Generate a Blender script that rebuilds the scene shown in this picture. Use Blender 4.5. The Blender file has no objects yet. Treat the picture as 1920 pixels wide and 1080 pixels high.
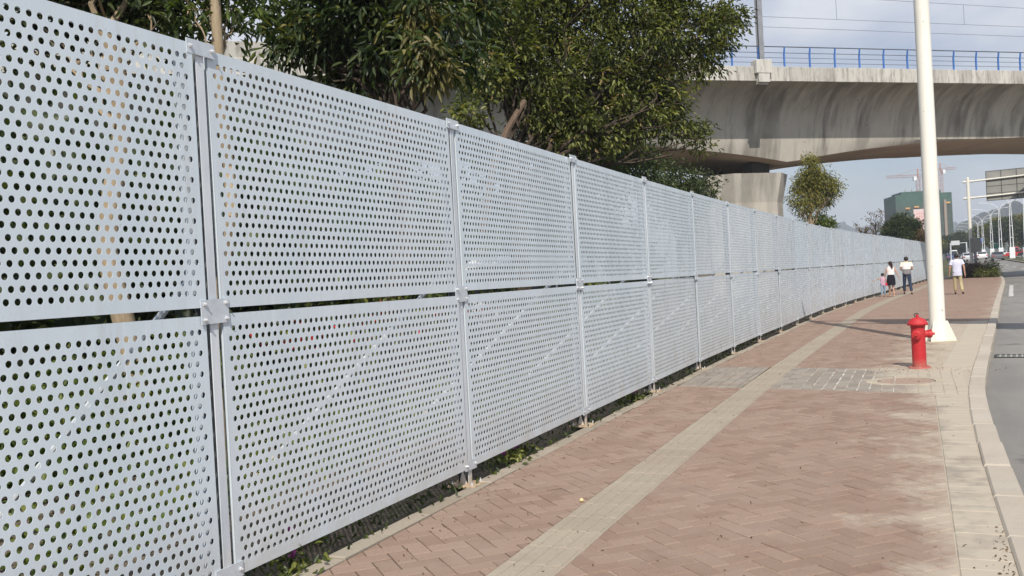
import bpy, bmesh, math, random
import numpy as np
from mathutils import Vector, Matrix
random.seed(7); RNG = np.random.default_rng(7)
S = bpy.context.scene
COL = S.collection
R = math.radians

# ------------------------------------------------------------------ camera, sky, sun, exposure
cam = bpy.data.cameras.new('camera'); camo = bpy.data.objects.new('camera', cam); COL.objects.link(camo)
cam.sensor_width = 36.0; cam.lens = 1750 / 1920 * 36; cam.clip_start = 0.05; cam.clip_end = 9000
rx, ux, bx_ = Vector((0.91629, 0.39687, -0.05387)), Vector((0.04675, 0.02760, 0.99853)), Vector((0.39777, -0.91746, 0.00674))
camo.matrix_world = Matrix(((rx.x, ux.x, bx_.x, 0), (rx.y, ux.y, bx_.y, 0), (rx.z, ux.z, bx_.z, 1.6), (0, 0, 0, 1)))
S.camera = camo
SUN_DIR = Vector((0.36, -0.933, 0)).normalized() * math.cos(R(44)) + Vector((0, 0, math.sin(R(44))))
sl = bpy.data.lights.new('sun', 'SUN'); sl.energy = 4.3; sl.angle = R(0.5); sl.color = (1.0, 0.93, 0.83)
so = bpy.data.objects.new('sun', sl); COL.objects.link(so)
so.rotation_euler = SUN_DIR.to_track_quat('Z', 'Y').to_euler()
W = bpy.data.worlds.new('World'); S.world = W; W.use_nodes = True
wn = W.node_tree.nodes; wl = W.node_tree.links
for n in list(wn): wn.remove(n)
wout = wn.new('ShaderNodeOutputWorld')
sky = wn.new('ShaderNodeTexSky'); sky.sky_type = 'NISHITA'; sky.sun_disc = False
sky.sun_elevation = R(44); sky.sun_rotation = math.atan2(SUN_DIR.x, SUN_DIR.y); sky.air_density = 1.0; sky.dust_density = 1.5
b1 = wn.new('ShaderNodeBackground'); b1.inputs[1].default_value = 0.10
b2 = wn.new('ShaderNodeBackground'); b2.inputs[1].default_value = 0.80
tc = wn.new('ShaderNodeTexCoord'); mp = wn.new('ShaderNodeMapping'); mp.inputs['Scale'].default_value = (1, 1, 2.6)
nz = wn.new('ShaderNodeTexNoise'); nz.inputs['Scale'].default_value = 2.6; nz.inputs['Detail'].default_value = 7; nz.inputs['Roughness'].default_value = 0.55
cr = wn.new('ShaderNodeValToRGB'); cr.color_ramp.elements[0].position = 0.38; cr.color_ramp.elements[1].position = 0.56
cr.color_ramp.elements[0].color = (0.35, 0.35, 0.35, 1); cr.color_ramp.elements[1].color = (1, 1, 1, 1)
nz2 = wn.new('ShaderNodeTexNoise'); nz2.inputs['Scale'].default_value = 5.0; nz2.inputs['Detail'].default_value = 6
cr2 = wn.new('ShaderNodeValToRGB'); cr2.color_ramp.elements[0].position = 0.33; cr2.color_ramp.elements[1].position = 0.64
cr2.color_ramp.elements[0].color = (0.46, 0.55, 0.76, 1); cr2.color_ramp.elements[1].color = (0.88, 0.92, 1.0, 1)
mx = wn.new('ShaderNodeMixShader')
wl.new(tc.outputs['Generated'], mp.inputs['Vector']); wl.new(mp.outputs[0], nz.inputs['Vector']); wl.new(mp.outputs[0], nz2.inputs['Vector'])
wl.new(nz.outputs['Fac'], cr.inputs[0]); wl.new(nz2.outputs['Fac'], cr2.inputs[0])
wl.new(sky.outputs[0], b1.inputs[0]); wl.new(cr2.outputs[0], b2.inputs[0])
wl.new(cr.outputs[0], mx.inputs[0]); wl.new(b1.outputs[0], mx.inputs[1]); wl.new(b2.outputs[0], mx.inputs[2]); wl.new(mx.outputs[0], wout.inputs[0])
S.view_settings.view_transform = 'Standard'; S.view_settings.look = 'None'; S.view_settings.gamma = 1; S.view_settings.exposure = 0.12
S.render.engine = 'CYCLES'; S.render.resolution_x = 1024; S.render.resolution_y = 576
S.cycles.max_bounces = 6; S.cycles.volume_bounces = 0

# ------------------------------------------------------------------ helpers
def tag(o, label=None, cat=None, group=None, kind=None):
    if label: o['label'] = label
    if cat: o['category'] = cat
    if group: o['group'] = group
    if kind: o['kind'] = kind
    return o
def empty(name, loc=(0, 0, 0), rz=0, label=None, cat=None, group=None):
    o = bpy.data.objects.new(name, None); COL.objects.link(o); o.location = loc; o.rotation_euler = (0, 0, rz); o.empty_display_size = 0.1
    return tag(o, label, cat, group)
def link(name, me, parent=None, loc=None, rz=None):
    o = bpy.data.objects.new(name, me); COL.objects.link(o)
    if parent: o.parent = parent
    if loc is not None: o.location = loc
    if rz is not None: o.rotation_euler = (0, 0, rz)
    return o
class MB:
    def __init__(s): s.v = []; s.f = []; s.m = []; s.mi = 0
    def add(s, vs, fs):
        b = len(s.v); s.v += [tuple(x) for x in vs]; s.f += [tuple(i + b for i in f) for f in fs]; s.m += [s.mi] * len(fs); return s
    def box(s, x0, x1, y0, y1, z0, z1, M=None):
        vs = [Vector((x, y, z)) for z in (z0, z1) for y in (y0, y1) for x in (x0, x1)]
        if M is not None: vs = [M @ v for v in vs]
        return s.add(vs, [(0, 2, 3, 1), (4, 5, 7, 6), (0, 1, 5, 4), (2, 6, 7, 3), (0, 4, 6, 2), (1, 3, 7, 5)])
    def bbox(s, x0, x1, y0, y1, z0, z1, b=0.01):          # box with chamfered top edges
        vs = [(x0, y0, z0), (x1, y0, z0), (x1, y1, z0), (x0, y1, z0), (x0, y0, z1 - b), (x1, y0, z1 - b), (x1, y1, z1 - b), (x0, y1, z1 - b),
              (x0 + b, y0 + b, z1), (x1 - b, y0 + b, z1), (x1 - b, y1 - b, z1), (x0 + b, y1 - b, z1)]
        fs = [(3, 2, 1, 0), (8, 9, 10, 11)]
        for i in range(4):
            j = (i + 1) % 4; fs += [(i, j, j + 4, i + 4), (i + 4, j + 4, j + 8, i + 8)]
        return s.add(vs, fs)
    def tube(s, pts, rad, n=8, cap=True):
        pts = [Vector(p) for p in pts]; rad = rad if isinstance(rad, (list, tuple)) else [rad] * len(pts)
        b = len(s.v); prev = None
        for i, p in enumerate(pts):
            d = (pts[min(i + 1, len(pts) - 1)] - pts[max(i - 1, 0)]).normalized()
            a = prev if prev is not None else (Vector((1, 0, 0)) if abs(d.x) < 0.8 else Vector((0, 1, 0)))
            a = (a - d * a.dot(d)).normalized(); prev = a; c = d.cross(a)
            for k in range(n):
                t = 2 * math.pi * k / n; q = p + (a * math.cos(t) + c * math.sin(t)) * rad[i]; s.v.append((q.x, q.y, q.z))
        for i in range(len(pts) - 1):
            for k in range(n):
                k2 = (k + 1) % n; s.f.append((b + i * n + k, b + i * n + k2, b + (i + 1) * n + k2, b + (i + 1) * n + k)); s.m.append(s.mi)
        if cap:
            s.f.append(tuple(b + k for k in range(n))[::-1]); s.f.append(tuple(b + (len(pts) - 1) * n + k for k in range(n))); s.m += [s.mi] * 2
        return s
    def lathe(s, prof, n=16, M=None):
        b = len(s.v)
        for r, z in prof:
            for k in range(n):
                t = 2 * math.pi * k / n; v = Vector((r * math.cos(t), r * math.sin(t), z))
                if M is not None: v = M @ v
                s.v.append(tuple(v))
        for i in range(len(prof) - 1):
            for k in range(n):
                k2 = (k + 1) % n; s.f.append((b + i * n + k, b + i * n + k2, b + (i + 1) * n + k2, b + (i + 1) * n + k)); s.m.append(s.mi)
        s.f.append(tuple(b + k for k in range(n))[::-1]); s.f.append(tuple(b + (len(prof) - 1) * n + k for k in range(n))); s.m += [s.mi] * 2
        return s
    def loft(s, rings, closed=True):
        n = len(rings[0]); b = len(s.v)
        for r in rings: s.v += [tuple(x) for x in r]
        for i in range(len(rings) - 1):
            for k in range(n if closed else n - 1):
                k2 = (k + 1) % n; s.f.append((b + i * n + k, b + i * n + k2, b + (i + 1) * n + k2, b + (i + 1) * n + k)); s.m.append(s.mi)
        return s
    def mesh(s, name, mats, smooth=False):
        me = bpy.data.meshes.new(name); me.from_pydata(s.v, [], s.f)
        mats = mats if isinstance(mats, (list, tuple)) else [mats]
        for m in mats:
            if m: me.materials.append(m)
        if len(mats) > 1: me.polygons.foreach_set('material_index', s.m)
        if smooth:
            me.polygons.foreach_set('use_smooth', [True] * len(me.polygons))
            me.update()
            try: me.set_sharp_from_angle(angle=R(40))
            except Exception: pass
        me.update(); return me
    def build(s, name, mats, parent=None, smooth=False, loc=None, rz=None):
        return link(name, s.mesh(name, mats, smooth), parent, loc, rz)

# ------------------------------------------------------------------ materials
class NT:
    def __init__(s, name, rough=0.8, spec=0.3, metal=0.0):
        s.m = bpy.data.materials.new(name); s.m.use_nodes = True; s.t = s.m.node_tree; s.n = s.t.nodes; s.b = s.n['Principled BSDF']
        s.b.inputs['Roughness'].default_value = rough; s.b.inputs['Specular IOR Level'].default_value = spec; s.b.inputs['Metallic'].default_value = metal
        g = s.n.new('ShaderNodeNewGeometry'); s.pos = g.outputs['Position']
    def mk(s, t, **kw):
        n = s.n.new(t)
        for k, v in kw.items(): setattr(n, k, v)
        return n
    def l(s, a, b): s.t.links.new(a, b)
    def map(s, scale=(1, 1, 1), rot=(0, 0, 0), src=None):
        n = s.mk('ShaderNodeMapping'); n.inputs['Scale'].default_value = scale; n.inputs['Rotation'].default_value = rot; s.l(src or s.pos, n.inputs[0]); return n.outputs[0]
    def obj(s): return s.mk('ShaderNodeTexCoord').outputs['Object']
    def noise(s, scale, detail=4, rough=0.55, vec=None):
        n = s.mk('ShaderNodeTexNoise'); n.inputs['Scale'].default_value = scale; n.inputs['Detail'].default_value = detail; n.inputs['Roughness'].default_value = rough
        s.l(vec or s.pos, n.inputs['Vector']); return n.outputs['Fac']
    def ramp(s, fac, stops):
        n = s.mk('ShaderNodeValToRGB'); e = n.color_ramp.elements
        while len(e) < len(stops): e.new(0.5)
        for i, (p, c) in enumerate(stops):
            e[i].position = p; c = (c, c, c) if isinstance(c, (int, float)) else c; e[i].color = (*c, 1)
        s.l(fac, n.inputs[0]); return n.outputs[0]
    def mix(s, fac, a, b, mode='MIX'):
        n = s.mk('ShaderNodeMix', data_type='RGBA', blend_type=mode)
        for i, v in ((0, fac), (6, a), (7, b)):
            if hasattr(v, 'is_linked'): s.l(v, n.inputs[i])
            elif i == 0: n.inputs[0].default_value = v
            else: n.inputs[i].default_value = (*v, 1)
        return n.outputs[2]
    def math(s, op, a, b=0.0, clamp=False):
        n = s.mk('ShaderNodeMath', operation=op, use_clamp=clamp)
        for i, v in ((0, a), (1, b)):
            if hasattr(v, 'is_linked'): s.l(v, n.inputs[i])
            else: n.inputs[i].default_value = v
        return n.outputs[0]
    def xyz(s, src=None):
        n = s.mk('ShaderNodeSeparateXYZ'); s.l(src or s.pos, n.inputs[0]); return n.outputs
    def attr(s, name):
        n = s.mk('ShaderNodeAttribute', attribute_name=name); return n.outputs['Fac']
    def rnd(s): return s.mk('ShaderNodeObjectInfo').outputs['Random']
    def col(s, c):
        if hasattr(c, 'is_linked'): s.l(c, s.b.inputs['Base Color'])
        else: s.b.inputs['Base Color'].default_value = (*c, 1)
        return s
    def bump(s, h, strength=0.3, dist=0.01):
        n = s.mk('ShaderNodeBump'); n.inputs['Strength'].default_value = strength; n.inputs['Distance'].default_value = dist
        s.l(h, n.inputs['Height']); s.l(n.outputs[0], s.b.inputs['Normal']); return s
def mat(name, c, rough=0.7, spec=0.3, metal=0.0, var=0.12, scale=6.0):
    t = NT(name, rough, spec, metal)
    n = t.noise(scale, 5); lo = tuple(x * (1 - var) for x in c); hi = tuple(min(1, x * (1 + var)) for x in c)
    t.col(t.ramp(n, [(0.3, lo), (0.7, hi)])); return t.m

M = {}
# sandy dust shared by the paving: lies in drifts along the kerb
def dust_mask(t):
    x, y, z = t.xyz()
    n = t.noise(1.5, 6, 0.65); n2 = t.noise(7, 5, 0.65)
    e = t.math('MAXIMUM', t.math('ADD', t.math('MULTIPLY', t.math('SUBTRACT', y, 21.0), 0.08), 0.16), 0.16)      # edge drifts outwards with the kerb
    e = t.math('SUBTRACT', e, t.math('MULTIPLY', t.math('SUBTRACT', 1.0, t.math('ABSOLUTE', t.math('MULTIPLY', t.math('SUBTRACT', y, 15.0), 0.25)), True), 0.45))
    d = t.math('SUBTRACT', x, e)
    d = t.math('ADD', d, t.math('MULTIPLY', t.math('SUBTRACT', n, 0.5), 3.2))
    d = t.math('ADD', d, t.math('MULTIPLY', t.math('SUBTRACT', n2, 0.5), 1.1))
    return t.math('ADD', t.math('MULTIPLY', d, 1.4), 0.66, True)
DUST = (0.46, 0.405, 0.325)
def paving(name, lo, mid, hi, dust=0.8):
    t = NT(name, 0.9, 0.15)
    r = t.math('FRACT', t.math('ADD', t.rnd(), t.attr('rnd')))
    c = t.ramp(r, [(0.0, lo), (0.5, mid), (1.0, hi)])
    g = t.noise(60, 6, 0.7); c = t.mix(0.8, c, t.ramp(g, [(0.25, 0.72), (0.75, 1.25)]), 'MULTIPLY')
    c = t.mix(t.ramp(t.noise(1.7, 5, 0.6), [(0.34, 0.10), (0.64, 0.48)]), c, (0.305, 0.242, 0.192))
    st = t.ramp(t.noise(2.6, 6, 0.65), [(0.56, 0.0), (0.72, 0.28)]); c = t.mix(st, c, tuple(x * 0.62 for x in lo))
    c = t.mix(t.ramp(t.noise(23, 2, 0.5), [(0.70, 0.0), (0.76, 0.6)]), c, tuple(x * 0.45 for x in lo))
    c = t.mix(t.math('MULTIPLY', dust_mask(t), dust), c, DUST)
    t.col(c); t.bump(g, 0.35, 0.004); return t.m
M['brick'] = paving('brick_clay', (0.232, 0.154, 0.117), (0.268, 0.183, 0.142), (0.308, 0.216, 0.171), 0.75)
M['paver'] = paving('grey_paver', (0.215, 0.20, 0.178), (0.265, 0.245, 0.215), (0.32, 0.295, 0.255), 0.88)
M['tactile'] = paving('tactile_concrete', (0.325, 0.285, 0.222), (0.352, 0.31, 0.243), (0.38, 0.335, 0.265), 0.3)
M['kerbstone'] = paving('kerb_granite', (0.40, 0.37, 0.325), (0.46, 0.43, 0.38), (0.53, 0.495, 0.44), 0.45)
M['edgestone'] = paving('edging_concrete', (0.27, 0.24, 0.19), (0.33, 0.30, 0.24), (0.38, 0.34, 0.28), 0.0)
t = NT('joint_sand', 0.95, 0.1); x, y, z = t.xyz()
side = t.math('ADD', t.math('MULTIPLY', t.math('ADD', x, 2.0), 3.0), t.math('MULTIPLY', t.noise(1.5, 4), 1.0), True)
jc = t.mix(t.math('MULTIPLY', side, t.ramp(t.noise(2.2, 4), [(0.3, 0.45), (0.55, 1.0)])), (0.10, 0.075, 0.058), (0.47, 0.38, 0.30))
t.col(t.mix(t.math('MULTIPLY', t.math('ADD', x, 0.35), 2.5, True), jc, (0.42, 0.37, 0.30))); M['joint'] = t.m
t = NT('lime_joint', 0.95, 0.1); t.col(t.ramp(t.noise(5, 4), [(0.40, (0.33, 0.31, 0.27)), (0.66, (0.66, 0.63, 0.57))])); M['lime'] = t.m
# far pavement, too far to tell the bricks apart
t = NT('brick_far', 0.92, 0.12)
bt = t.mk('ShaderNodeTexBrick'); bt.inputs['Scale'].default_value = 1.0; bt.inputs['Brick Width'].default_value = 0.25; bt.inputs['Row Height'].default_value = 0.125
bt.inputs['Mortar Size'].default_value = 0.006; bt.inputs['Color1'].default_value = (0.25, 0.165, 0.128, 1); bt.inputs['Color2'].default_value = (0.295, 0.20, 0.158, 1); bt.inputs['Mortar'].default_value = (0.33, 0.26, 0.205, 1)
t.l(t.map(rot=(0, 0, R(45))), bt.inputs['Vector'])
c = t.mix(t.ramp(t.noise(0.8, 5, 0.6), [(0.40, 0.0), (0.72, 0.55)]), bt.outputs['Color'], (0.32, 0.26, 0.205))
x, y, z = t.xyz(); dm = t.math('ADD', t.math('MULTIPLY', t.math('SUBTRACT', t.math('ADD', x, t.math('MULTIPLY', t.noise(0.6, 5), 1.6)), t.math('ADD', t.math('MULTIPLY', y, 0.082), 0.15)), 1.2), 0.2, True)
t.col(t.mix(t.math('MULTIPLY', dm, 0.75), c, DUST)); M['brick_far'] = t.m
# asphalt
t = NT('asphalt', 0.85, 0.25); g = t.noise(90, 5, 0.7); p = t.noise(0.5, 6, 0.6, t.map((1.6, 0.35, 1)))
c = t.ramp(g, [(0.3, (0.155, 0.150, 0.142)), (0.7, (0.235, 0.228, 0.216))])
c = t.mix(t.ramp(p, [(0.40, 0.0), (0.68, 0.7)]), c, (0.31, 0.29, 0.26))
c = t.mix(t.ramp(t.noise(1.3, 5), [(0.62, 0.0), (0.72, 0.6)]), c, (0.06, 0.06, 0.062))
t.col(c); t.bump(g, 0.4, 0.006); M['asphalt'] = t.m
t = NT('road_paint', 0.7, 0.3); t.col(t.mix(t.ramp(t.noise(6, 6, 0.7), [(0.45, 0.0), (0.62, 0.8)]), (0.62, 0.61, 0.58), (0.22, 0.22, 0.21))); M['paint'] = t.m
t = NT('soil', 0.95, 0.1); g = t.noise(18, 6, 0.7); t.col(t.mix(t.ramp(t.noise(1.1, 5), [(0.5, 0.0), (0.75, 0.7)]), t.ramp(g, [(0.3, (0.08, 0.064, 0.048)), (0.7, (0.22, 0.185, 0.145))]), (0.05, 0.065, 0.025))); t.bump(g, 0.8, 0.03); M['soil'] = t.m
t = NT('meadow', 0.95, 0.1); t.col(t.ramp(t.noise(0.05, 6, 0.7), [(0.3, (0.05, 0.065, 0.03)), (0.6, (0.10, 0.10, 0.055)), (0.8, (0.17, 0.145, 0.10))])); M['meadow'] = t.m
# fence metal : galvanised sheet under a thin pale paint
t = NT('pale_sheet', 0.42, 0.5, 0.0)
v = t.map((1.0, 1.0, 0.35)); c = t.ramp(t.noise(1.6, 6, 0.6, v), [(0.3, (0.575, 0.67, 0.745)), (0.7, (0.675, 0.76, 0.83))])
c = t.mix(t.ramp(t.rnd(), [(0.0, 0.0), (0.5, 0.12), (1.0, 0.5)]), c, (0.60, 0.635, 0.67))
stk = t.noise(1.0, 6, 0.7, t.map((14, 14, 0.7))); c = t.mix(t.math('MULTIPLY', t.ramp(stk, [(0.52, 0.0), (0.72, 0.42)]), t.ramp(t.noise(0.9, 4), [(0.35, 0.1), (0.65, 1.0)])), c, (0.47, 0.47, 0.46))
c = t.mix(t.ramp(t.noise(1.0, 6, 0.7, t.map((22, 22, 0.5))), [(0.60, 0.0), (0.75, 0.5)]), c, (0.80, 0.84, 0.88))
c = t.mix(t.ramp(t.noise(38, 4, 0.6), [(0.66, 0.0), (0.74, 0.45)]), c, (0.42, 0.42, 0.41))
zz = t.xyz()[2]; low = t.math('MULTIPLY', t.math('SUBTRACT', 0.62, zz), 1.6, True)
c = t.mix(t.math('MULTIPLY', low, t.ramp(t.noise(4, 6, 0.7), [(0.35, 0.05), (0.70, 0.75)])), c, (0.46, 0.42, 0.36))
t.col(c); t.l(t.ramp(t.noise(3, 4), [(0.3, 0.20), (0.7, 0.42)]), t.b.inputs['Roughness']); t.bump(t.noise(0.9, 3, 0.5, t.map((1, 1.3, 0.8))), 0.45, 0.03); M['sheet'] = t.m
t = NT('post_paint', 0.5, 0.4); c = t.ramp(t.noise(5, 6, 0.65, t.map((1, 1, 0.3))), [(0.35, (0.52, 0.575, 0.63)), (0.65, (0.67, 0.715, 0.76))])
zz = t.xyz()[2]; low = t.math('MULTIPLY', t.math('SUBTRACT', 0.32, zz), 3.0, True)
c = t.mix(t.math('MULTIPLY', low, t.ramp(t.noise(14, 5, 0.7), [(0.35, 0.25), (0.6, 1.0)])), c, (0.55, 0.42, 0.27)); t.col(c); M['post'] = t.m
M['darkpost'] = mat('post_back_gap_shade', (0.13, 0.135, 0.135), 0.7, 0.3, 0.0, 0.3, 8)  # dark colour on web and back flange paints shade into the post gaps
M['plate'] = mat('zinc_plate', (0.58, 0.63, 0.68), 0.38, 0.5, 0.15, 0.10, 14)
M['bolt'] = mat('zinc_bolt', (0.72, 0.73, 0.75), 0.3, 0.5, 0.5, 0.2, 60)
M['rust'] = mat('rusty_plate', (0.42, 0.32, 0.22), 0.85, 0.2, 0.0, 0.35, 25)
M['cream'] = NT('cream_mast', 0.38, 0.5).m
t = NT('cream_mast_paint', 0.42, 0.45); c = t.mix(t.ramp(t.noise(2.5, 6, 0.7, t.map((1, 1, 0.5))), [(0.52, 0.0), (0.75, 0.30)]), (0.80, 0.78, 0.70), (0.55, 0.53, 0.48))
c = t.mix(t.ramp(t.noise(13, 3, 0.5), [(0.735, 0.0), (0.75, 0.9)]), c, (0.16, 0.13, 0.10)); t.col(c); M['cream'] = t.m
t = NT('hydrant_red', 0.5, 0.4); c = t.mix(t.ramp(t.noise(9, 6, 0.7), [(0.45, 0.0), (0.75, 0.45)]), (0.46, 0.022, 0.028), (0.52, 0.085, 0.085))
c = t.mix(t.ramp(t.noise(34, 3), [(0.70, 0.0), (0.74, 0.7)]), c, (0.22, 0.012, 0.012)); hz_ = t.xyz()[2]; c = t.mix(t.math('MULTIPLY', t.math('MULTIPLY', t.math('SUBTRACT', 0.16, hz_), 7.0, True), t.ramp(t.noise(18, 5, .7), [(.35, .2), (.65, .9)])), c, (0.36, 0.22, 0.17)); t.col(c); M['red'] = t.m
# concrete of the viaduct with rain streaks
t = NT('viaduct_concrete', 0.9, 0.15)
o = t.obj(); base = t.ramp(t.noise(0.35, 6, 0.6, o), [(0.3, (0.40, 0.375, 0.325)), (0.7, (0.52, 0.49, 0.43))])
st = t.noise(1.0, 6, 0.65, t.map((1.0, 0.16, 0.14), src=o)); big = t.noise(0.22, 4, 0.6, o)
c = t.mix(t.math('MULTIPLY', t.ramp(st, [(0.47, 0.0), (0.62, 1.0)]), t.ramp(big, [(0.3, 0.15), (0.6, 0.95)])), base, (0.20, 0.185, 0.165))
c = t.mix(t.ramp(t.noise(0.8, 6, 0.7, t.map((2.2, 0.2, 0.16), src=o)), [(0.60, 0.0), (0.70, 0.7)]), c, (0.58, 0.56, 0.51))
c = t.mix(t.ramp(t.noise(1.8, 6, 0.75, o), [(0.63, 0.0), (0.70, 0.6)]), c, (0.13, 0.11, 0.095))
oz = t.xyz(o)[2]; top = t.math('MULTIPLY', t.math('SUBTRACT', oz, 10.0), 0.5, True)
c = t.mix(t.math('MULTIPLY', top, t.ramp(t.noise(1.3, 6, 0.7, t.map((0.9, 0.2, 0.1), src=o)), [(0.40, 0.0), (0.64, 0.7)])), c, (0.20, 0.18, 0.155))
t.col(c); t.bump(t.noise(4, 6, 0.7, o), 0.2, 0.05); M['conc'] = t.m
t = NT('soffit_concrete', 0.9, 0.1); t.col(t.ramp(t.noise(0.4, 5, 0.6), [(0.3, (0.38, 0.29, 0.225)), (0.7, (0.47, 0.38, 0.30))])); M['soffit'] = t.m
t = NT('parapet_concrete', 0.9, 0.15); o = t.obj(); c = t.ramp(t.rnd(), [(0, (0.42, 0.405, 0.37)), (1, (0.56, 0.545, 0.50))])
c = t.mix(t.ramp(t.noise(2.0, 6, 0.7, t.map((2.6, 0.4, 0.35), src=t.pos)), [(0.48, 0.0), (0.64, 0.75)]), c, (0.20, 0.185, 0.165)); t.col(c); M['parapet'] = t.m
M['bluerail'] = mat('blue_paint', (0.06, 0.17, 0.48), 0.45, 0.4)
M['darkrail'] = mat('dark_steel', (0.10, 0.115, 0.135), 0.5, 0.4, 0.3)
M['steel'] = mat('grey_steel', (0.30, 0.31, 0.33), 0.5, 0.4, 0.4, 0.2, 3)
M['wire'] = mat('wire', (0.08, 0.08, 0.09), 0.6)
M['signback'] = mat('sign_back', (0.33, 0.33, 0.31), 0.6, 0.3, 0.2, 0.1, 1.5)
M['signframe'] = mat('sign_frame', (0.10, 0.10, 0.10), 0.6)
M['lampwhite'] = mat('lamp_white', (0.78, 0.80, 0.82), 0.4, 0.4)
M['lamphead'] = mat('lamp_head', (0.55, 0.57, 0.60), 0.4, 0.4)
M['iron'] = mat('cast_iron', (0.06, 0.058, 0.055), 0.7, 0.3, 0.3, 0.3, 20)
M['manhole'] = mat('dusty_iron', (0.34, 0.25, 0.20), 0.9, 0.15, 0, 0.2, 18)
M['cement'] = mat('cement_patch', (0.43, 0.375, 0.29), 0.95, 0.1, 0, 0.15, 5)
M['black'] = mat('rubber_and_pit_black', (0.02, 0.02, 0.02), 0.7)
M['glass'] = mat('car_glass', (0.02, 0.025, 0.03), 0.08, 0.6)
M['lampred'] = mat('tail_lamp', (0.45, 0.02, 0.02), 0.3)
M['lampclear'] = mat('head_lamp', (0.7, 0.7, 0.7), 0.2)
M['chrome'] = mat('hub_alloy', (0.45, 0.45, 0.46), 0.35, 0.5, 0.6)
def leafmat(name, stops, trans=0.30, rough=0.45):
    t = NT(name, rough, 0.35); c = t.ramp(t.attr('rnd'), stops); t.col(c)
    tr = t.mk('ShaderNodeBsdfTranslucent'); br = t.mix(1.0, c, (1.6, 1.7, 0.6), 'MULTIPLY'); t.l(br, tr.inputs[0])
    ms = t.mk('ShaderNodeMixShader'); ms.inputs[0].default_value = trans; t.l(t.b.outputs[0], ms.inputs[1]); t.l(tr.outputs[0], ms.inputs[2])
    t.l(ms.outputs[0], t.n['Material Output'].inputs[0]); return t.m
M['leaf'] = leafmat('leaf_ficus', [(0.0, (0.036, 0.052, 0.018)), (0.40, (0.100, 0.120, 0.030)), (0.75, (0.20, 0.215, 0.052)), (0.97, (0.29, 0.30, 0.085)), (1.0, (0.34, 0.23, 0.12))])
M['leaf_dark'] = leafmat('leaf_dark', [(0.0, (0.024, 0.038, 0.018)), (0.5, (0.052, 0.072, 0.026)), (0.9, (0.100, 0.125, 0.040)), (1.0, (0.16, 0.18, 0.055))])
M['leaf_mango'] = leafmat('leaf_mango', [(0.0, (0.024, 0.042, 0.018)), (0.55, (0.055, 0.082, 0.026)), (0.80, (0.13, 0.15, 0.042)), (1.0, (0.26, 0.22, 0.09))])
M['leaf_bronze'] = leafmat('leaf_bronze', [(0.0, (0.10, 0.105, 0.035)), (0.5, (0.18, 0.16, 0.06)), (1.0, (0.28, 0.23, 0.11))])
M['leaf_dry'] = leafmat('leaf_dry', [(0.0, (0.26, 0.14, 0.08)), (1.0, (0.50, 0.32, 0.20))])
M['leaf_yellow'] = leafmat('leaf_yellowish', [(0.0, (0.09, 0.10, 0.026)), (0.5, (0.20, 0.195, 0.042)), (0.9, (0.34, 0.29, 0.065)), (1.0, (0.34, 0.20, 0.08))])
M['leaf_fresh'] = leafmat('leaf_fresh', [(0.0, (0.045, 0.075, 0.020)), (0.5, (0.10, 0.14, 0.030)), (1.0, (0.22, 0.24, 0.06))])
M['leaf_purple'] = leafmat('leaf_purple', [(0.0, (0.07, 0.045, 0.055)), (0.6, (0.13, 0.09, 0.10)), (1.0, (0.22, 0.17, 0.15))])
M['leaf_brown'] = leafmat('leaf_brownish', [(0.0, (0.10, 0.065, 0.035)), (1.0, (0.20, 0.13, 0.07))])
M['petal_purple'] = leafmat('petal_purple', [(0.0, (0.38, 0.06, 0.42)), (1.0, (0.60, 0.16, 0.58))], 0.3)
M['petal_red'] = leafmat('petal_red', [(0.0, (0.40, 0.02, 0.02)), (1.0, (0.65, 0.06, 0.05))], 0.3)
def bark(name, lo, hi):
    t = NT(name, 0.9, 0.15); g = t.noise(9, 6, 0.7, t.map((1, 1, 0.3))); t.col(t.ramp(g, [(0.3, lo), (0.7, hi)])); t.bump(g, 0.6, 0.03); return t.m
M['bark_pale'] = bark('bark_pale', (0.22, 0.17, 0.11), (0.40, 0.32, 0.22)); M['bark_dark'] = bark('bark_dark', (0.035, 0.028, 0.022), (0.11, 0.085, 0.065)); M['bark_mid'] = bark('bark_mid', (0.10, 0.07, 0.05), (0.22, 0.16, 0.12))
t = NT('wooded_hill', 0.95, 0.05); t.col(t.ramp(t.noise(0.012, 7, 0.75), [(0.3, (0.030, 0.045, 0.028)), (0.7, (0.075, 0.09, 0.05))])); t.bump(t.noise(0.03, 6, 0.8), 1.0, 12.0); M['hill'] = t.m

# ------------------------------------------------------------------ plan of the site (metres; +Y runs along the fence, camera at the origin)
FP = [(-3.34, -3), (-3.34, 12), (-3.32, 15.2), (-3.26, 18.04), (-3.20, 20.9), (-3.11, 23.7), (-3.05, 26.3), (-2.97, 29.6), (-2.87, 32.3), (-2.74, 35.0), (-2.55, 37.7), (-2.33, 40.7), (-2.10, 43.8), (-1.86, 46.3), (-1.60, 48.8), (-1.36, 51.5), (-1.12, 54.2), (-0.88, 57.1), (-0.65, 60), (-0.43, 63), (-0.20, 65.8), (0.04, 68.9), (0.28, 71.8), (0.8, 78), (1.35, 84.5), (2.2, 94)]
KP = [(0.40, -3), (0.40, 8.5), (0.43, 10.5), (0.50, 12.6), (0.68, 15.0), (1.04, 19.4), (1.64, 26.5), (2.30, 34.8), (3.4, 48), (4.54, 61.5), (5.45, 74), (5.9, 82), (6.3, 92), (6.6, 110), (7.2, 150), (8.8, 300), (16, 700)]
def interp(P, y):
    for (x0, y0), (x1, y1) in zip(P, P[1:]):
        if y <= y1: return x0 + (x1 - x0) * (y - y0) / (y1 - y0)
    return P[-1][0]
def smooth(P, y, w=1.6): return (interp(P, y - w) + 2 * interp(P, y) + interp(P, y + w)) / 4
fx = lambda y: smooth(FP, y); kx = lambda y: smooth(KP, y, 0.9)
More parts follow.
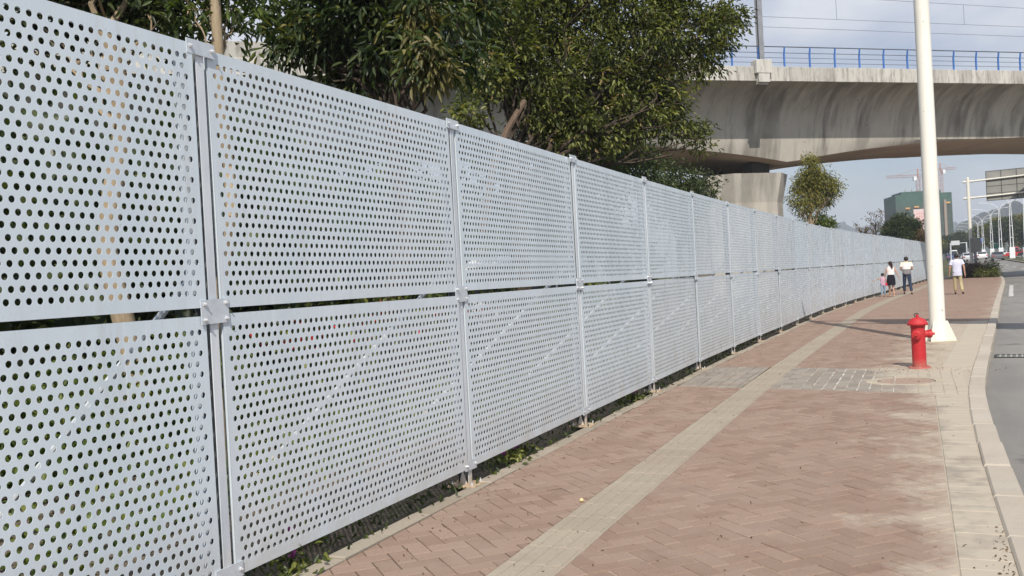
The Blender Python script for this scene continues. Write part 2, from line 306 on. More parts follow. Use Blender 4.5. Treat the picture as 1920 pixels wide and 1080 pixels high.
def rise(y):
    if y < 85: return 0.0
    if y < 105: return 0.011 * (y - 85) ** 2 / 40
    if y < 200: return 0.055 * 1.0 + 0.011 * (y - 100) - 0.0
    return 1.155 + 0.0035 * (y - 200) if y < 320 else 1.575
def ribbon(name, ys, xl, xr, z, m, parent=None, kind='structure', nx=1, zf=rise):
    mb = MB(); vs = []
    for y in ys:
        a, b = xl(y), xr(y)
        for i in range(nx + 1): vs.append((a + (b - a) * i / nx, y, z + zf(y)))
    fs = []
    for j in range(len(ys) - 1):
        for i in range(nx):
            k = j * (nx + 1) + i; fs.append((k, k + 1, k + nx + 2, k + nx + 1))
    o = mb.add(vs, fs).build(name, m, parent)
    if kind: o['kind'] = kind
    return o
YS = [-3 + i for i in range(40)] + [37 + 3 * i for i in range(30)] + [130 + 20 * i for i in range(15)] + [450, 600, 700]
ribbon('ground', [-40, 0, 40, 85, 95, 105, 120, 140, 170, 200, 260, 320, 600, 1200, 2500, 3400], lambda y: -1700, lambda y: 1700, -0.32, M['meadow'], nx=8)
ribbon('road', YS, lambda y: kx(y) + 0.15, lambda y: 34 + max(0, y - 200) * 0.02, -0.13, M['asphalt'], nx=3)
ribbon('planting_bed', [-3 + 2 * i for i in range(50)], lambda y: -26, lambda y: fx(y) + 0.06, -0.035, M['soil'], nx=6, zf=lambda y: 0.0)

# pavement: bed of the near part carries the pieces, far part is a plain sheet
Y0, Y1 = 3.9, 26.0
PAVE = ribbon('pavement', [-3, 0, 3.9] + [4 + i for i in range(23)], lambda y: fx(y) + 0.04, lambda y: kx(y) + 0.02, -0.0055, M['joint'], zf=lambda y: 0)
far = ribbon('pavement', [26.0 + 1.5 * i for i in range(46)], lambda y: fx(y) + 0.04, lambda y: (kx(y) + 0.02) if y < 81 else max(fx(y) + 1.2, 5.9 - (y - 81) * 0.5), 0.0, M['brick_far'], nx=2, zf=lambda y: 0)
def poly_clip(poly, planes):
    for a, b, c in planes:                           # keep a*x+b*y<=c
        out = []
        for i in range(len(poly)):
            p, q = poly[i], poly[(i + 1) % len(poly)]; dp = a * p[0] + b * p[1] - c; dq = a * q[0] + b * q[1] - c
            if dp <= 0: out.append(p)
            if dp * dq < 0: s = dp / (dp - dq); out.append((p[0] + (q[0] - p[0]) * s, p[1] + (q[1] - p[1]) * s))
        poly = out
        if len(poly) < 3: return []
    return poly
def area(p): return 0.5 * sum(p[i][0] * p[(i + 1) % len(p)][1] - p[(i + 1) % len(p)][0] * p[i][1] for i in range(len(p)))
def slab(poly, ctr, h, tx, ty, ins=0.004, z0=-0.018):
    cx = sum(p[0] for p in poly) / len(poly); cy = sum(p[1] for p in poly) / len(poly); n = len(poly); vs = []
    zz = lambda x, y: h + (x - cx) * tx + (y - cy) * ty
    vs += [(x - ctr[0], y - ctr[1], z0) for x, y in poly]
    vs += [(x - ctr[0], y - ctr[1], zz(x, y) - 0.004) for x, y in poly]
    for x, y in poly:
        d = math.hypot(x - cx, y - cy); k = 1 - ins * 1.4 / max(d, 0.02); X, Y = cx + (x - cx) * k, cy + (y - cy) * k; vs.append((X - ctr[0], Y - ctr[1], zz(X, Y)))
    fs = [tuple(2 * n + i for i in range(n))]
    for i in range(n):
        j = (i + 1) % n; fs += [(i, j, n + j, n + i), (n + i, n + j, 2 * n + j, 2 * n + i)]
    return vs, fs
def setrnd(me, vals):
    a = me.attributes.new('rnd', 'FLOAT', 'FACE'); a.data.foreach_set('value', np.asarray(vals, dtype=np.float32))
TL, TR = -2.24, -1.870                                # tactile strip
BN = lambda x: 12.20 - 0.25 * x; BF = lambda x: 14.86 - 0.25 * x    # skewed band of grey pavers
U = 0.124; G = 0.0032
pieces = []
c45 = math.sqrt(0.5)
regs = []
for (xa, xb) in ((-3.185, TL - 0.003), (TR + 0.003, None)):
    left = [(-1, 0, -xa)]
    if xb is not None: right = [(1, 0, xb)]; 
    else: right = None
    regs.append((left, right))
def rightplane(y): return (1, 0, 0.125) if y < 12.5 else (1, 0, 0.125 + max(0, kx(y) - 0.55))
for i in range(-90, 260):
    for j in range(-60, 190):
        for kind in (0, 1):
            # herringbone: horizontal brick at (i+j.., ) classic 2x1 tiling
            if kind == 0:
                if (i - j) % 4 != 0: continue
                r = (i, j, i + 2, j + 1)
            else:
                if (i - j) % 4 != 1 - 4 * 0 and True:
                    pass
                if (i - j) % 4 != 3: continue
                r = (i, j, i + 1, j + 2)
            cu, cv = (r[0] + r[2]) / 2 * U, (r[1] + r[3]) / 2 * U
            X, Y = (cu - cv) * c45 - 1.0, (cu + cv) * c45 + 3.0
            if not (Y0 - 0.2 < Y < Y1 + 0.2 and -3.5 < X < 1.9): continue
            q = [(r[0] * U + G, r[1] * U + G), (r[2] * U - G, r[1] * U + G), (r[2] * U - G, r[3] * U - G), (r[0] * U + G, r[3] * U - G)]
            poly = [((a - b) * c45 - 1.0, (a + b) * c45 + 3.0) for a, b in q]
            yl = fx(Y) + 0.155
            for side in (0, 1):
                pl = [(-1, 0, -yl), (1, 0, TL + max(0, fx(Y) + 3.34) * 0.9 - 0.003)] if side == 0 else [(-1, 0, -(TR + max(0, fx(Y) + 3.34) * 0.9 + 0.003)), rightplane(Y)]
                pl = pl + [(0, 1, Y1), (0, -1, -Y0)]
                if Y < 13.7: pl.append((0.25, 1, 12.20 - 0.004))
                else: pl.append((-0.25, -1, -(14.86 + 0.004)))
                pc = poly_clip(poly, pl)
                if len(pc) >= 3 and abs(area(pc)) > 0.0012: pieces.append((X * X + Y * Y, pc, abs(area(pc)) > 0.0285 and len(pc) == 4, kind))
pieces.sort(key=lambda a: a[0])
full = {}
rest = MB(); restr = []
for n_, (d, pc, isfull, kind) in enumerate(pieces):
    if area(pc) < 0: pc = pc[::-1]
    cx = sum(p[0] for p in pc) / len(pc); cy = sum(p[1] for p in pc) / len(pc)
    h = random.gauss(0, 0.0014)
    if n_ < 300:
        if isfull:
            if kind not in full:
                m_ = MB(); m_.add(*slab(pc, (cx, cy), 0, 0, 0)); full[kind] = m_.mesh('brick', M['brick'])
            o = link('brick', full[kind], PAVE, (cx, cy, h)); o.rotation_euler = (random.gauss(0, 0.010), random.gauss(0, 0.010), random.gauss(0, 0.010))
        else:
            m_ = MB(); m_.add(*slab(pc, (cx, cy), 0, 0, 0)); m_.build('brick', M['brick'], PAVE, loc=(cx, cy, h))
    else:
        vs, fs = slab(pc, (0, 0), h, random.gauss(0, 0.010), random.gauss(0, 0.010)); rest.add(vs, fs); restr += [random.random()] * len(fs)
me = rest.mesh('brick_field', M['brick']); setrnd(me, restr); o = link('brick_field', me, PAVE); o['kind'] = 'stuff'
# tactile tiles
mb = MB(); w = (TR - TL) / 2; hl = 0.1745
mb.bbox(-w, w, -hl, hl, -0.02, 0.001, 0.004)
for k in range(4):
    cxr = -w + (k + 0.5) * 2 * w / 4; mb.bbox(cxr - 0.026, cxr + 0.026, -hl + 0.006, hl - 0.006, 0.0005, 0.0065, 0.004)
tile = mb.mesh('tactile_tile', M['tactile'])
yy = 3.95
while yy < 26.0:
    o = link('tactile_tile', tile, PAVE, ((TL + TR) / 2 + max(0, fx(yy) + 3.34) * 0.9, yy, random.gauss(0, 0.0008))); o.rotation_euler = (0, 0, random.gauss(0, 0.004) - max(0, fx(yy + .5) - fx(yy - .5)))
    yy += 0.35
o = ribbon('tactile_strip', [26.0 + 1.5 * i for i in range(46)], lambda y: TL + (fx(y) + 3.34) * 0.9, lambda y: TR + (fx(y) + 3.34) * 0.9 + (y - 26) * 0.001, 0.005, M['tactile'], far, None, zf=lambda y: 0)
# grey band pavers, long joints filled white with lime in the middle
LIME = MB()
nb = 0; xg = -3.17
while xg < 0.45:
    x1 = xg + 0.142
    if not (xg >= TL - 0.002 and x1 <= TR + 0.002):
        xs0, xs1 = xg, x1
        if xg < TL < x1: xs1 = TL
        if xg < TR < x1: xs0 = TR
        gap = 0.0075 if -1.75 < xg < -0.35 else 0.004
        yb = BN(xg + 0.07) + 0.004; yend = BF(xg + 0.07) - 0.004; first = True
        ylen = 0.285
        while yb < yend - 0.05:
            ye = min(yb + ylen * (0.55 if first else 1), yend); first = False
            cx, cy = (xs0 + xs1) / 2, (yb + ye) / 2
            inman = (cx + 0.19) ** 2 + (cy - 13.42) ** 2 < 0.50 ** 2
            if not inman:
                pc = [(xs0 + gap, yb + 0.002), (xs1 - gap, yb + 0.002), (xs1 - gap, ye - 0.002), (xs0 + gap, ye - 0.002)]
                m_ = MB(); m_.add(*slab(pc, (cx, cy), 0, 0, 0)); o = m_.build('paver', M['paver'], PAVE, loc=(cx, cy, random.gauss(0, 0.001))); o.rotation_euler = (0, 0, random.gauss(0, 0.008)); nb += 1
            yb = ye
        if -1.75 < xg < -0.2:
            y_a, y_b = BN(xg) + 0.02, BF(xg) - 0.1 - (0.5 if random.random() < 0.4 else 0); pts = []
            K = 14
            for k in range(K + 1):
                y = y_a + (y_b - y_a) * k / K; ww = (0.002 + 0.009 * random.random()) * (1.1 if -1.3 < xg < -0.5 else 0.6); xo = random.gauss(0, 0.003); pts.append((xg + xo - ww, y, 0.0012)); pts.append((xg + xo + ww, y, 0.0012))
            LIME.add(pts, [(2 * k, 2 * k + 1, 2 * k + 3, 2 * k + 2) for k in range(K)])
    xg = x1
o = LIME.build('lime_filling', M['lime'], PAVE); o['kind'] = 'stuff'
# course of grey pavers along the kerb
yy = 3.9
while yy < 25.9:
    xr = kx(yy) - 0.002; xl = 0.13 if yy < 12.5 else 0.13 + max(0, kx(yy) - 0.55)
    if not (BN(0.3) - 0.05 < yy < BF(0.3) + 0.05):
        m_ = MB(); pc = [(xl + .004, yy + .003), (xr, yy + .003), (xr, yy + .171), (xl + .004, yy + .171)]; cx, cy = (xl + xr) / 2, yy + .087
        m_.add(*slab(pc, (cx, cy), 0, 0, 0)); m_.build('paver', M['paver'], PAVE, loc=(cx, cy, random.gauss(0, .0012)))
    yy += 0.174
# kerb stones
KERB = ribbon('kerb', [-3 + i for i in range(95)], lambda y: kx(y) + 0.03, lambda y: kx(y) + 0.15, -0.06, M['joint'], zf=lambda y: 0)
y = -1.0
while y < 84:
    L = 0.99
    x0, x1 = kx(y), kx(y + L); a = math.atan2(x1 - x0, L)
    mb = MB(); mb.bbox(0.0, 0.185, 0.004, math.hypot(L, x1 - x0) - 0.003, -0.2, 0.012, 0.014)
    o = mb.build('kerb_stone', M['kerbstone'], KERB, loc=(x0, y, random.gauss(0, 0.005)), rz=-a + random.gauss(0, .006)); o.rotation_euler.y = random.gauss(0, .012); y += L
# edging under the fence
EDGE = ribbon('edging', [-3 + i for i in range(95)], lambda y: fx(y) + 0.0, lambda y: fx(y) + 0.13, -0.02, M['soil'], zf=lambda y: 0)
y = 0.5
while y < 60:
    L = 0.52 if y < 25 else 1.04
    x0, x1 = fx(y), fx(y + L); a = math.atan2(x1 - x0, L); mb = MB(); mb.bbox(0.015, 0.145, 0.004, L - 0.004, -0.12, 0.006, 0.008)
    mb.build('edging_stone', M['edgestone'], EDGE, loc=(x0 + random.gauss(0, .003), y, random.gauss(0, 0.004)), rz=-a + random.gauss(0, .004)); y += L
# road marking, drain, manhole
for yy in range(60, 230, 12):
    for lane in (3.3, 6.4):
        o = ribbon('lane_marking', [yy, yy + 2.5, yy + 5], lambda y, l=lane: kx(y) + l + 0.3, lambda y, l=lane: kx(y) + l + 0.45, -0.126, M['paint'])
o = ribbon('edge_line', [44 + 2 * i for i in range(9)], lambda y: kx(y) + 0.42, lambda y: kx(y) + 0.60, -0.126, M['paint'])
MED = ribbon('median', [60 + 10 * i for i in range(35)], lambda y: 13.6 + 0.0147 * (y - 150), lambda y: 17.0 + 0.0147 * (y - 150), 0.02, M['meadow'], nx=1)
ribbon('median_kerb', [60 + 10 * i for i in range(35)], lambda y: 13.35 + 0.0147 * (y - 150), lambda y: 13.6 + 0.0147 * (y - 150), 0.03, M['kerbstone'])
dg = empty('drain_grate', (1.16, 17.95, -0.126), -0.09, 'black slotted iron drain grate in the road beside the kerb', 'drain grate')
mb = MB(); mb.box(0, 0.78, -0.26, -0.22, 0, 0.012); mb.box(0, 0.78, 0.22, 0.26, 0, 0.012); mb.box(0, .04, -.22, .22, 0, .012); mb.box(.74, .78, -.22, .22, 0, .012); mb.build('frame', M['iron'], dg)
mb = MB(); mb.box(.04, .74, -.22, .22, 0, .002); mb.build('pit_shade_sheet', M['black'], dg)  # thin black sheet painted as the shade below the bars
for k in range(8): mb = MB(); mb.box(0.075 + k * 0.083, 0.105 + k * 0.083, -0.219, 0.219, 0.003, 0.011); mb.build('grate_bar', M['signback'], dg)
for s in (-.08, .08): mb = MB(); mb.box(0.041, 0.739, s - .012, s + .012, 0.0035, 0.010); mb.build('cross_bar', M['signback'], dg)
mh = empty('manhole_cover', (-0.19, 13.42, 0), 0, 'round dust covered manhole cover in the grey pavers near the hydrant', 'manhole cover')
mb = MB(); mb.lathe([(0.50, -0.02), (0.50, 0.0), (0.36, 0.003), (0.36, -0.004)], 28); mb.build('collar', M['cement'], mh)
mb = MB(); mb.lathe([(0.345, -0.02), (0.345, 0.0), (0.335, 0.003), (0.30, 0.003), (0.29, 0.0), (0.0, 0.001)], 28); mb.build('lid', M['manhole'], mh)
mb = MB(); mb.lathe([(0.36, -0.012), (0.36, -0.003), (0.345, -0.003), (0.345, -0.012)], 28); mb.build('rim', M['iron'], mh)

# ------------------------------------------------------------------ the perforated fence
PW, SP = 2.734, 2.856
def perforated(H, rows, q, zt):
    p = 0.0531; rad = 0.0151; N = 50; V = []; F = []; 
    def V_(y, z, x=0.0): V.append((x, y, z)); return len(V) - 1
    TH = -0.002
    side = [(-.5, -.5), (-.167, -.5), (.167, -.5), (.5, -.5), (.5, -.167), (.5, .167), (.5, .5), (.167, .5), (-.167, .5), (-.5, .5), (-.5, .167), (-.5, -.167)]
    cir = []
    for k in range(12):
        a = -3 * math.pi / 4 + 2 * math.pi * k / 12; cir.append((rad * math.cos(a), rad * math.sin(a)))
    def quad(y0, y1, z0, z1):
        for x, fl in ((0.0, 0), (TH, 1)):
            a = [V_(y0, z0, x), V_(y1, z0, x), V_(y1, z1, x), V_(y0, z1, x)]; F.append(tuple(a[::-1]) if fl else tuple(a))
    ztop = zt + q / 2
    for r in range(rows):
        zc = zt - r * q; y0 = (0.080 if r % 2 == 0 else 0.0535)
        for c in range(N):
            yc = y0 + c * p; b = len(V)
            for x in (0.0, TH):
                for sy, sz in side: V.append((x, yc + sy * p, zc + sz * q))
                for cy, cz in cir: V.append((x, yc + cy, zc + cz))
            for k in range(12):
                j = (k + 1) % 12
                F.append((b + k, b + j, b + 12 + j, b + 12 + k)); F.append((b + 24 + j, b + 24 + k, b + 36 + k, b + 36 + j)); F.append((b + 12 + k, b + 12 + j, b + 36 + j, b + 36 + k))
        quad(0, y0 - p / 2, zc - q / 2, zc + q / 2); quad(y0 + (N - .5) * p, PW, zc - q / 2, zc + q / 2)
    quad(0, PW, ztop, H); quad(0, PW, 0, zt - (rows - .5) * q)
    mb = MB(); mb.v = V; mb.f = F; mb.m = [0] * len(F)
    for (a, b, c, d) in ((0, PW, 0, .0025), (0, PW, H - .0025, H), (0, .0025, .0026, H - .0026), (PW - .0025, PW, .0026, H - .0026)): mb.box(-.018, -.0031, a, b, c, d)
    return mb.mesh('panel', M['sheet'])
HU, HLW = 1.352, 1.378
panU = perforated(HU, 24, 0.0522, HU - 0.076); panL = perforated(HLW, 24, 0.0532, HLW - 0.080)
def frame_mesh(H):
    mb = MB(); d0, d1 = -.019, -.05
    mb.box(d1, d0, .03, PW - .035, .012, .050); mb.box(d1, d0, .03, PW - .035, H - .050, H - .012); mb.box(d1, d0, .03, .07, .051, H - .051); mb.box(d1, d0, PW - .085, PW - .035, .051, H - .051); return mb.mesh('stiffener_frame', M['post'])
frU, frL = frame_mesh(HU), frame_mesh(HLW)
FEN = empty('perforated_fence', (-3.34, 3.8, 0), 0, 'long white perforated metal fence of two rows of panels beside the pavement', 'fence')
finv = Vector(FEN.location)
# stations
NP = 30; st = []; y = 0.962; st.append((fx(y), y))
while len(st) < NP:
    x0, y0 = st[-1]; a = math.atan2(fx(y0 + 1.4) - fx(y0), 1.4); y1 = y0 + SP * math.cos(a); st.append((fx(y1), y1))
mb = MB()                                             # post: I-section, front flange between the panels
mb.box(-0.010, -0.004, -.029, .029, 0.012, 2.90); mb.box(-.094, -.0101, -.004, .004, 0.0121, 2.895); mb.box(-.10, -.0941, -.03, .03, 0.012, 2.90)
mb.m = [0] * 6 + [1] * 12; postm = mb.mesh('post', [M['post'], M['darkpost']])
mb = MB()
mb.add([(-.09, -.03, .0122), (-.02, -.03, .0122), (-.055, -.03, .13)], [(0, 1, 2)]); gus = mb.mesh('gusset', M['post'])
mb = MB(); mb.bbox(-.16, .08, -.11, .11, -.004, .0118, .003); basem = mb.mesh('base_plate', M['rust'])
hexp = lambda r, h: [(r, 0), (r, h * .85), (r * .8, h)]
mb = MB(); mb.lathe(hexp(.011, .011), 6, Matrix.Rotation(R(90), 4, 'Y')); mb.lathe([(.005, .011), (.005, .02)], 6, Matrix.Rotation(R(90), 4, 'Y')); boltm = mb.mesh('bolt', M['bolt'])
mb = MB(); mb.lathe(hexp(.012, .014), 6); mb.lathe([(.006, .014), (.006, .03)], 6); anchm = mb.mesh('anchor_bolt', M['bolt'])
def plate_mesh(w, h, bolts):
    mb = MB(); mb.box(.0025, .0085, -w / 2, w / 2, -h / 2, h / 2)
    me1 = mb.mesh('clamp_plate', M['plate'])
    for by, bz in bolts: mb.lathe(hexp(.011, .011), 6, Matrix.Translation((.0086, by, bz)) @ Matrix.Rotation(R(90), 4, 'Y'))
    return me1, mb.mesh('clamp_plate', M['plate'])
pb = {'cap': (0.205, 0.075, [(-.08, .0), (.08, .0)], 2.885), 'mid': (0.205, 0.125, [(-.08, -.04), (.08, -.04), (-.08, .04), (.08, .04)], 1.528), 'low': (0.205, 0.08, [(-.08, .0), (.08, .0)], 0.165)}
pm = {k: plate_mesh(v[0], v[1], v[2]) for k, v in pb.items()}
mb = MB(); mb.tube([(-.06, 0, 1.78), (-2.12, 0, 0.0)], .021, 8); staym = mb.mesh('stay', M['post'], True)
for i in range(NP):
    x, y = st[i]; nx_, ny_ = st[min(i + 1, NP - 1)]; px_, py_ = st[max(i - 1, 0)]
    a = -math.atan2(nx_ - px_, ny_ - py_); loc = Vector((x, y, random.gauss(0, .004))) - finv
    o = link('post', postm, FEN, loc, a); bp_ = link('base_plate', basem, o)
    link('gusset', gus, o); link('gusset', gus, o, (0, .06, 0))
    if i < 6:
        for by in (-.08, .08):
            for bx in (-.125, .045): link('anchor_bolt', anchm, o, (bx, by, .0118), random.random())
    link('stay', staym, FEN, loc, a)
    for k, v in pb.items():
        o = link('clamp_plate', pm[k][0 if i < 5 else 1], FEN, loc + Vector((0, 0, v[3] + random.gauss(0, .003))), a)
        o.rotation_euler = (random.gauss(0, .012), 0, a)
        if i < 5:
            for by, bz in v[2]: bo = link('bolt', boltm, o, (.0086, by, bz)); bo.rotation_euler = (random.random(), 0, 0)
    if i < NP - 1:
        dx, dy = nx_ - x, ny_ - y; L = math.hypot(dx, dy); a2 = -math.atan2(dx, dy); e = (L - PW) / 2
        for me_, fr_, z in ((panL, frL, .135), (panU, frU, 1.545)):
            o = link('panel', me_, FEN, (x + dx / L * e - finv.x, y + dy / L * e - finv.y, z + random.gauss(0, .003)), a2)
            o.rotation_euler = (random.gauss(0, .0012), random.gauss(0, .004), a2 + random.gauss(0, .0018)); link('stiffener_frame', fr_, o)

# ------------------------------------------------------------------ fire hydrant
hy = empty('fire_hydrant', (-0.02, 15.03, 0), R(12), 'red fire hydrant with domed cap and side outlet in front of the white mast', 'hydrant')
hb = MB().lathe([(.098, .02), (.098, .60), (.104, .602), (.104, .625), (.098, .627), (.098, .635)], 24).build('barrel', M['red'], hy, True)
MB().lathe([(.155, -.005), (.155, .014), (.150, .02), (.105, .022)], 24).build('base_flange', M['red'], hy, True)
for k in range(8):
    t_ = k * math.pi / 4 + .3; MB().lathe(hexp(.012, .014), 6).build('flange_bolt', M['red'], hy, loc=(.13 * math.cos(t_), .13 * math.sin(t_), .02))
MB().lathe([(.10, .635), (.142, .637), (.146, .645), (.146, .662), (.138, .670), (.122, .70), (.095, .728), (.06, .745), (.03, .752)], 24).build('dome_cap', M['red'], hy, True)
MB().lathe([(.03, .75), (.03, .763), (.018, .765), (.018, .795)], 6).build('operating_nut', M['red'], hy)
MB().tube([(-.03, -.01, .765), (-.045, 0, .79), (-.02, .0, .81), (.02, 0, .805)], .008, 6).build('cap_chain', M['iron'], hy)
def outlet(ang, r, L, parent):
    Mx = Matrix.Rotation(ang, 4, 'Z') @ Matrix.Translation((.085, 0, .50)) @ Matrix.Rotation(R(90), 4, 'Y')
    mb = MB(); mb.lathe([(r * .95, 0), (r * .95, L * .45), (r * 1.1, L * .46), (r * 1.1, L * .62), (r, L * .63), (r * 1.05, L * .9), (r * .8, L), (r * .4, L * 1.01)], 18, Mx)
    o = mb.build('outlet', M['red'], parent, True)
    MB().lathe([(.02, L), (.02, L + .035), (.016, L + .04)], 5, Mx).build('outlet_nut', M['red'], o)
    for k in range(4): 
        t_ = k * math.pi / 2 + .4; MB().box(-.008, .008, -.008, .008, L * .64, L * .88, Mx @ Matrix.Translation((r * 1.06 * math.cos(t_), r * 1.06 * math.sin(t_), 0)) @ Matrix.Rotation(t_, 4, 'Z')).build('lug', M['red'], o)
outlet(R(8), .055, .115, hy); outlet(R(-110), .062, .075, hy)

# ------------------------------------------------------------------ sign gantries (mast, two booms, board seen from behind)
def gantry(loc, rz, label, label2, foot=True, taper=(0.145, 0.135)):
    g = empty('sign_gantry', loc, rz, label, 'gantry', None)
    MB().tube([(0, 0, 0), (0, 0, 3.2), (0, 0, 8.75)], [taper[0], taper[0] * .99, taper[1]], 20).build('mast', M['cream'], g, True)
    MB().lathe([(.13, 8.751), (.145, 8.76), (.12, 8.82), (.02, 8.85)], 16).build('mast_cap', M['cream'], g)
    if foot:
        MB().lathe([(.42, -.01), (.42, .012)], 8).build('base_plate', M['cement'], g)
        for k in range(4):
            t_ = k * math.pi / 2 + .04; c, s = math.cos(t_), math.sin(t_); n = Vector((-s, c, 0)) * .008
            p = [Vector((c * .13, s * .13, .0125)), Vector((c * .34, s * .34, .0125)), Vector((c * .34, s * .34, .03)), Vector((c * .19, s * .19, .40)), Vector((c * .13, s * .13, .40))]
            MB().add([q - n for q in p] + [q + n for q in p], [(4, 3, 2, 1, 0), (5, 6, 7, 8, 9)] + [(i, (i + 1) % 5, (i + 1) % 5 + 5, i + 5) for i in range(5)]).build('gusset', M['cream'], g)
    for zb in (6.95, 8.45):
        b = MB().tube([(-.42, 0, zb), (.3, 0, zb), (7.2, 0, zb + .18)], [.085, .085, .06], 14).build('boom', M['cream'], g, True)
        for xx in (-.30, .34):
            MB().lathe([(.13, -.03), (.13, .03)], 16, Matrix.Translation((xx, 0, zb)) @ Matrix.Rotation(R(90), 4, 'Y')).build('flange', M['cream'], b)
    # board 
    MB().box(1.45, 6.4, .105, .125, 6.55, 9.25).build('board', M['signback'], g)
    for xx in [1.46 + i * (4.93 - .06) / 4 for i in range(5)]: MB().box(xx, xx + .05, .07, .1045, 6.551, 9.249).build('board_rib', M['signframe'], g)
    for zz in (6.552, 7.20, 7.85, 8.5, 9.205): MB().box(1.455, 6.395, .09, .1042, zz, zz + .045).build('board_rail', M['signframe'], g)
    return g
gantry((0.33, 19.86, 0), R(-24), 'tall cream painted sign mast with ribbed foot standing behind the red hydrant', '')
gantry((4.67, 94.7, 0.0), R(-10), 'distant cream sign gantry holding a board seen from behind over the road', '')
cb = empty('control_box', (4.95, 94.2, 0), 0, 'grey metal control cabinet on a post beside the distant sign gantry', 'cabinet')
MB().bbox(-.35, .5, -.15, .15, 2.0, 3.3, .03).build('cabinet', M['signback'], cb); MB().tube([(0, 0, 0), (0, 0, 2.0)], .12, 10).build('post', M['steel'], cb)

# ------------------------------------------------------------------ viaduct
VA, VB = Vector((-9.57, 52.61, 0)), Vector((6.69, 66.31, 0)); VD = (VB - VA).normalized(); ang = math.atan2(VD.y, VD.x)
VI = empty('viaduct', (VA.x, VA.y, 0), ang, 'streaked concrete viaduct with blue railing crossing over the road behind the trees', 'viaduct')
# local x along the deck, local y away from the camera, z up ; pier at x=3.6
PX = 6.2
def zb(x):
    d = (x - PX) % 46.0; d = min(d, 46.0 - d); return 7.87 + 1.65 * (1 - math.exp(-d / 9.0))
xs = [-70 + 1.0 * i for i in range(141)]
prof = [(0.02, 12.22), (0.45, 12.16), (0.95, 12.0), (1.45, 11.74), (1.88, 11.36), (2.2, 10.9), (2.42, 10.4), (2.58, 9.8), (2.68, 9.2)]
rings = []; rs = []
for x in xs:
    b_ = zb(x); ring = [(x, i_, max(z_, b_ + .2 * k)) for k, (i_, z_) in zip(range(8, -1, -1), prof)]
    ring += [(x, 2.95, b_ + .05)]; rings.append(ring); rs.append([(x, 2.95, b_ + .05), (x, 3.05, b_), (x, 11.0, b_), (x, 11.2, b_ + .2)])
MB().loft(rings, False).build('girder_web', M['conc'], VI, True)
MB().loft(rs, False).build('girder_soffit', M['soffit'], VI, True)
MB().loft([[(r[-1][0], 14.2 - q[1], q[2]) for q in r] for r in rings], False).build('girder_web', M['conc'], VI, True)
MB().box(-70, 70, .05, 14.1, 12.2, 12.6).build('deck', M['conc'], VI)
x = -70.0
while x < 70:
    w_ = 0.98
    MB().bbox(x + .006, x + w_ - .006, -.12, .14, 12.16, 12.97 + random.gauss(0, .006), .02).build('parapet_panel', M['parapet'], VI) if -28 < x < 34 else MB().box(x, x + w_, -.12, .14, 12.16, 12.97).build('parapet_panel', M['parapet'], VI)
    x += w_
MB().box(-70, 70, 14.1, 14.3, 12.1, 12.97).build('far_parapet', M['parapet'], VI)
x = -40.0 + .55
rp = [(-.02, 0, 12.96), (-.02, 0, 13.75), (-.02, -.05, 13.95), (-.02, -.03, 14.12)]
mb = MB(); mb.box(-.045, .045, -.035, .035, 12.96, 13.7); mb.add([(-.045, -.035, 13.7), (.045, -.035, 13.7), (.045, .035, 13.7), (-.045, .035, 13.7), (-.035, -.11, 14.13), (.035, -.11, 14.13), (.035, -.05, 14.13), (-.035, -.05, 14.13)], [(0, 1, 5, 4), (1, 2, 6, 5), (2, 3, 7, 6), (3, 0, 4, 7), (4, 5, 6, 7)])
rpm = mb.mesh('railing_post', M['bluerail'])
while x < 50:
    if -1.6 < x: link('railing_post', rpm, VI, (x, 0, 0))
    x += 1.68
for zz, rr in ((14.11, .03), (13.78, .018), (13.5, .014), (13.22, .014)): MB().tube([(-1.0, -.02 - (.06 if zz > 14 else 0), zz), (50, -.02 - (.06 if zz > 14 else 0), zz)], rr, 6).build('rail', M['darkrail'], VI)
MB().bbox(-40, -.95, -.08, .12, 12.97, 13.78, .02).build('noise_wall', M['parapet'], VI)
for k in (-46, 0, 46):
    mb = MB(); x0 = 4.1 + k; oc = lambda w_, y0, y1, c, z: [(x0 - w_ + c, y0, z), (x0 + w_ - c, y0, z), (x0 + w_, y0 + c, z), (x0 + w_, y1 - c, z), (x0 + w_ - c, y1, z), (x0 - w_ + c, y1, z), (x0 - w_, y1 - c, z), (x0 - w_, y0 + c, z)]
    rg = [oc(2.55, 3.5, 10.3, 1.1, -.1), oc(2.55, 3.5, 10.3, 1.1, 5.6), oc(2.85, 3.2, 10.6, 1.2, 7.35)]; mb.loft(rg); mb.add(rg[-1], [tuple(range(8))])
    pr_ = mb.build('pier', M['conc'], VI)
    for yy in (4.6, 9.2): MB().box(x0 + .2, x0 + 1.4, yy - .5, yy + .5, 7.351, zb(x0 + .8) + .01).build('bearing', M['iron'], pr_)
# pedestal and overhead line mast on the parapet
pd = MB(); pd.bbox(2.15, 3.15, -.42, .16, 12.55, 13.30, .03); pd.add([(2.3, -.40, 12.55), (3.0, -.40, 12.55), (3.05, -.1, 11.95), (2.25, -.1, 11.95)], [(0, 3, 2, 1)]); pd.box(2.3, 3.0, -.39, -.121, 12.05, 12.549); pd.build('mast_pedestal', M['parapet'], VI)
VL = lambda x, y, z: (VA.x + VD.x * x - VD.y * y, VA.y + VD.y * x + VD.x * y, z)
cm = empty('catenary_mast', VL(2.65, -.1, 13.30), ang, 'grey steel overhead line mast rising from the viaduct parapet', 'mast')
mb = MB(); mb.box(-.15, .15, -.15, -.13, .021, 6.2); mb.box(-.15, .15, .13, .15, .021, 6.2); mb.box(-.012, .012, -.129, .129, .022, 6.2); mb.build('column', M['steel'], cm); MB().box(-.25, .25, -.25, .25, 0, .02).build('foot_plate', M['steel'], cm)
MB().tube([(0, 0, 5.4), (0, 3.4, 5.9)], .04, 8).build('bracket_arm', M['steel'], cm)
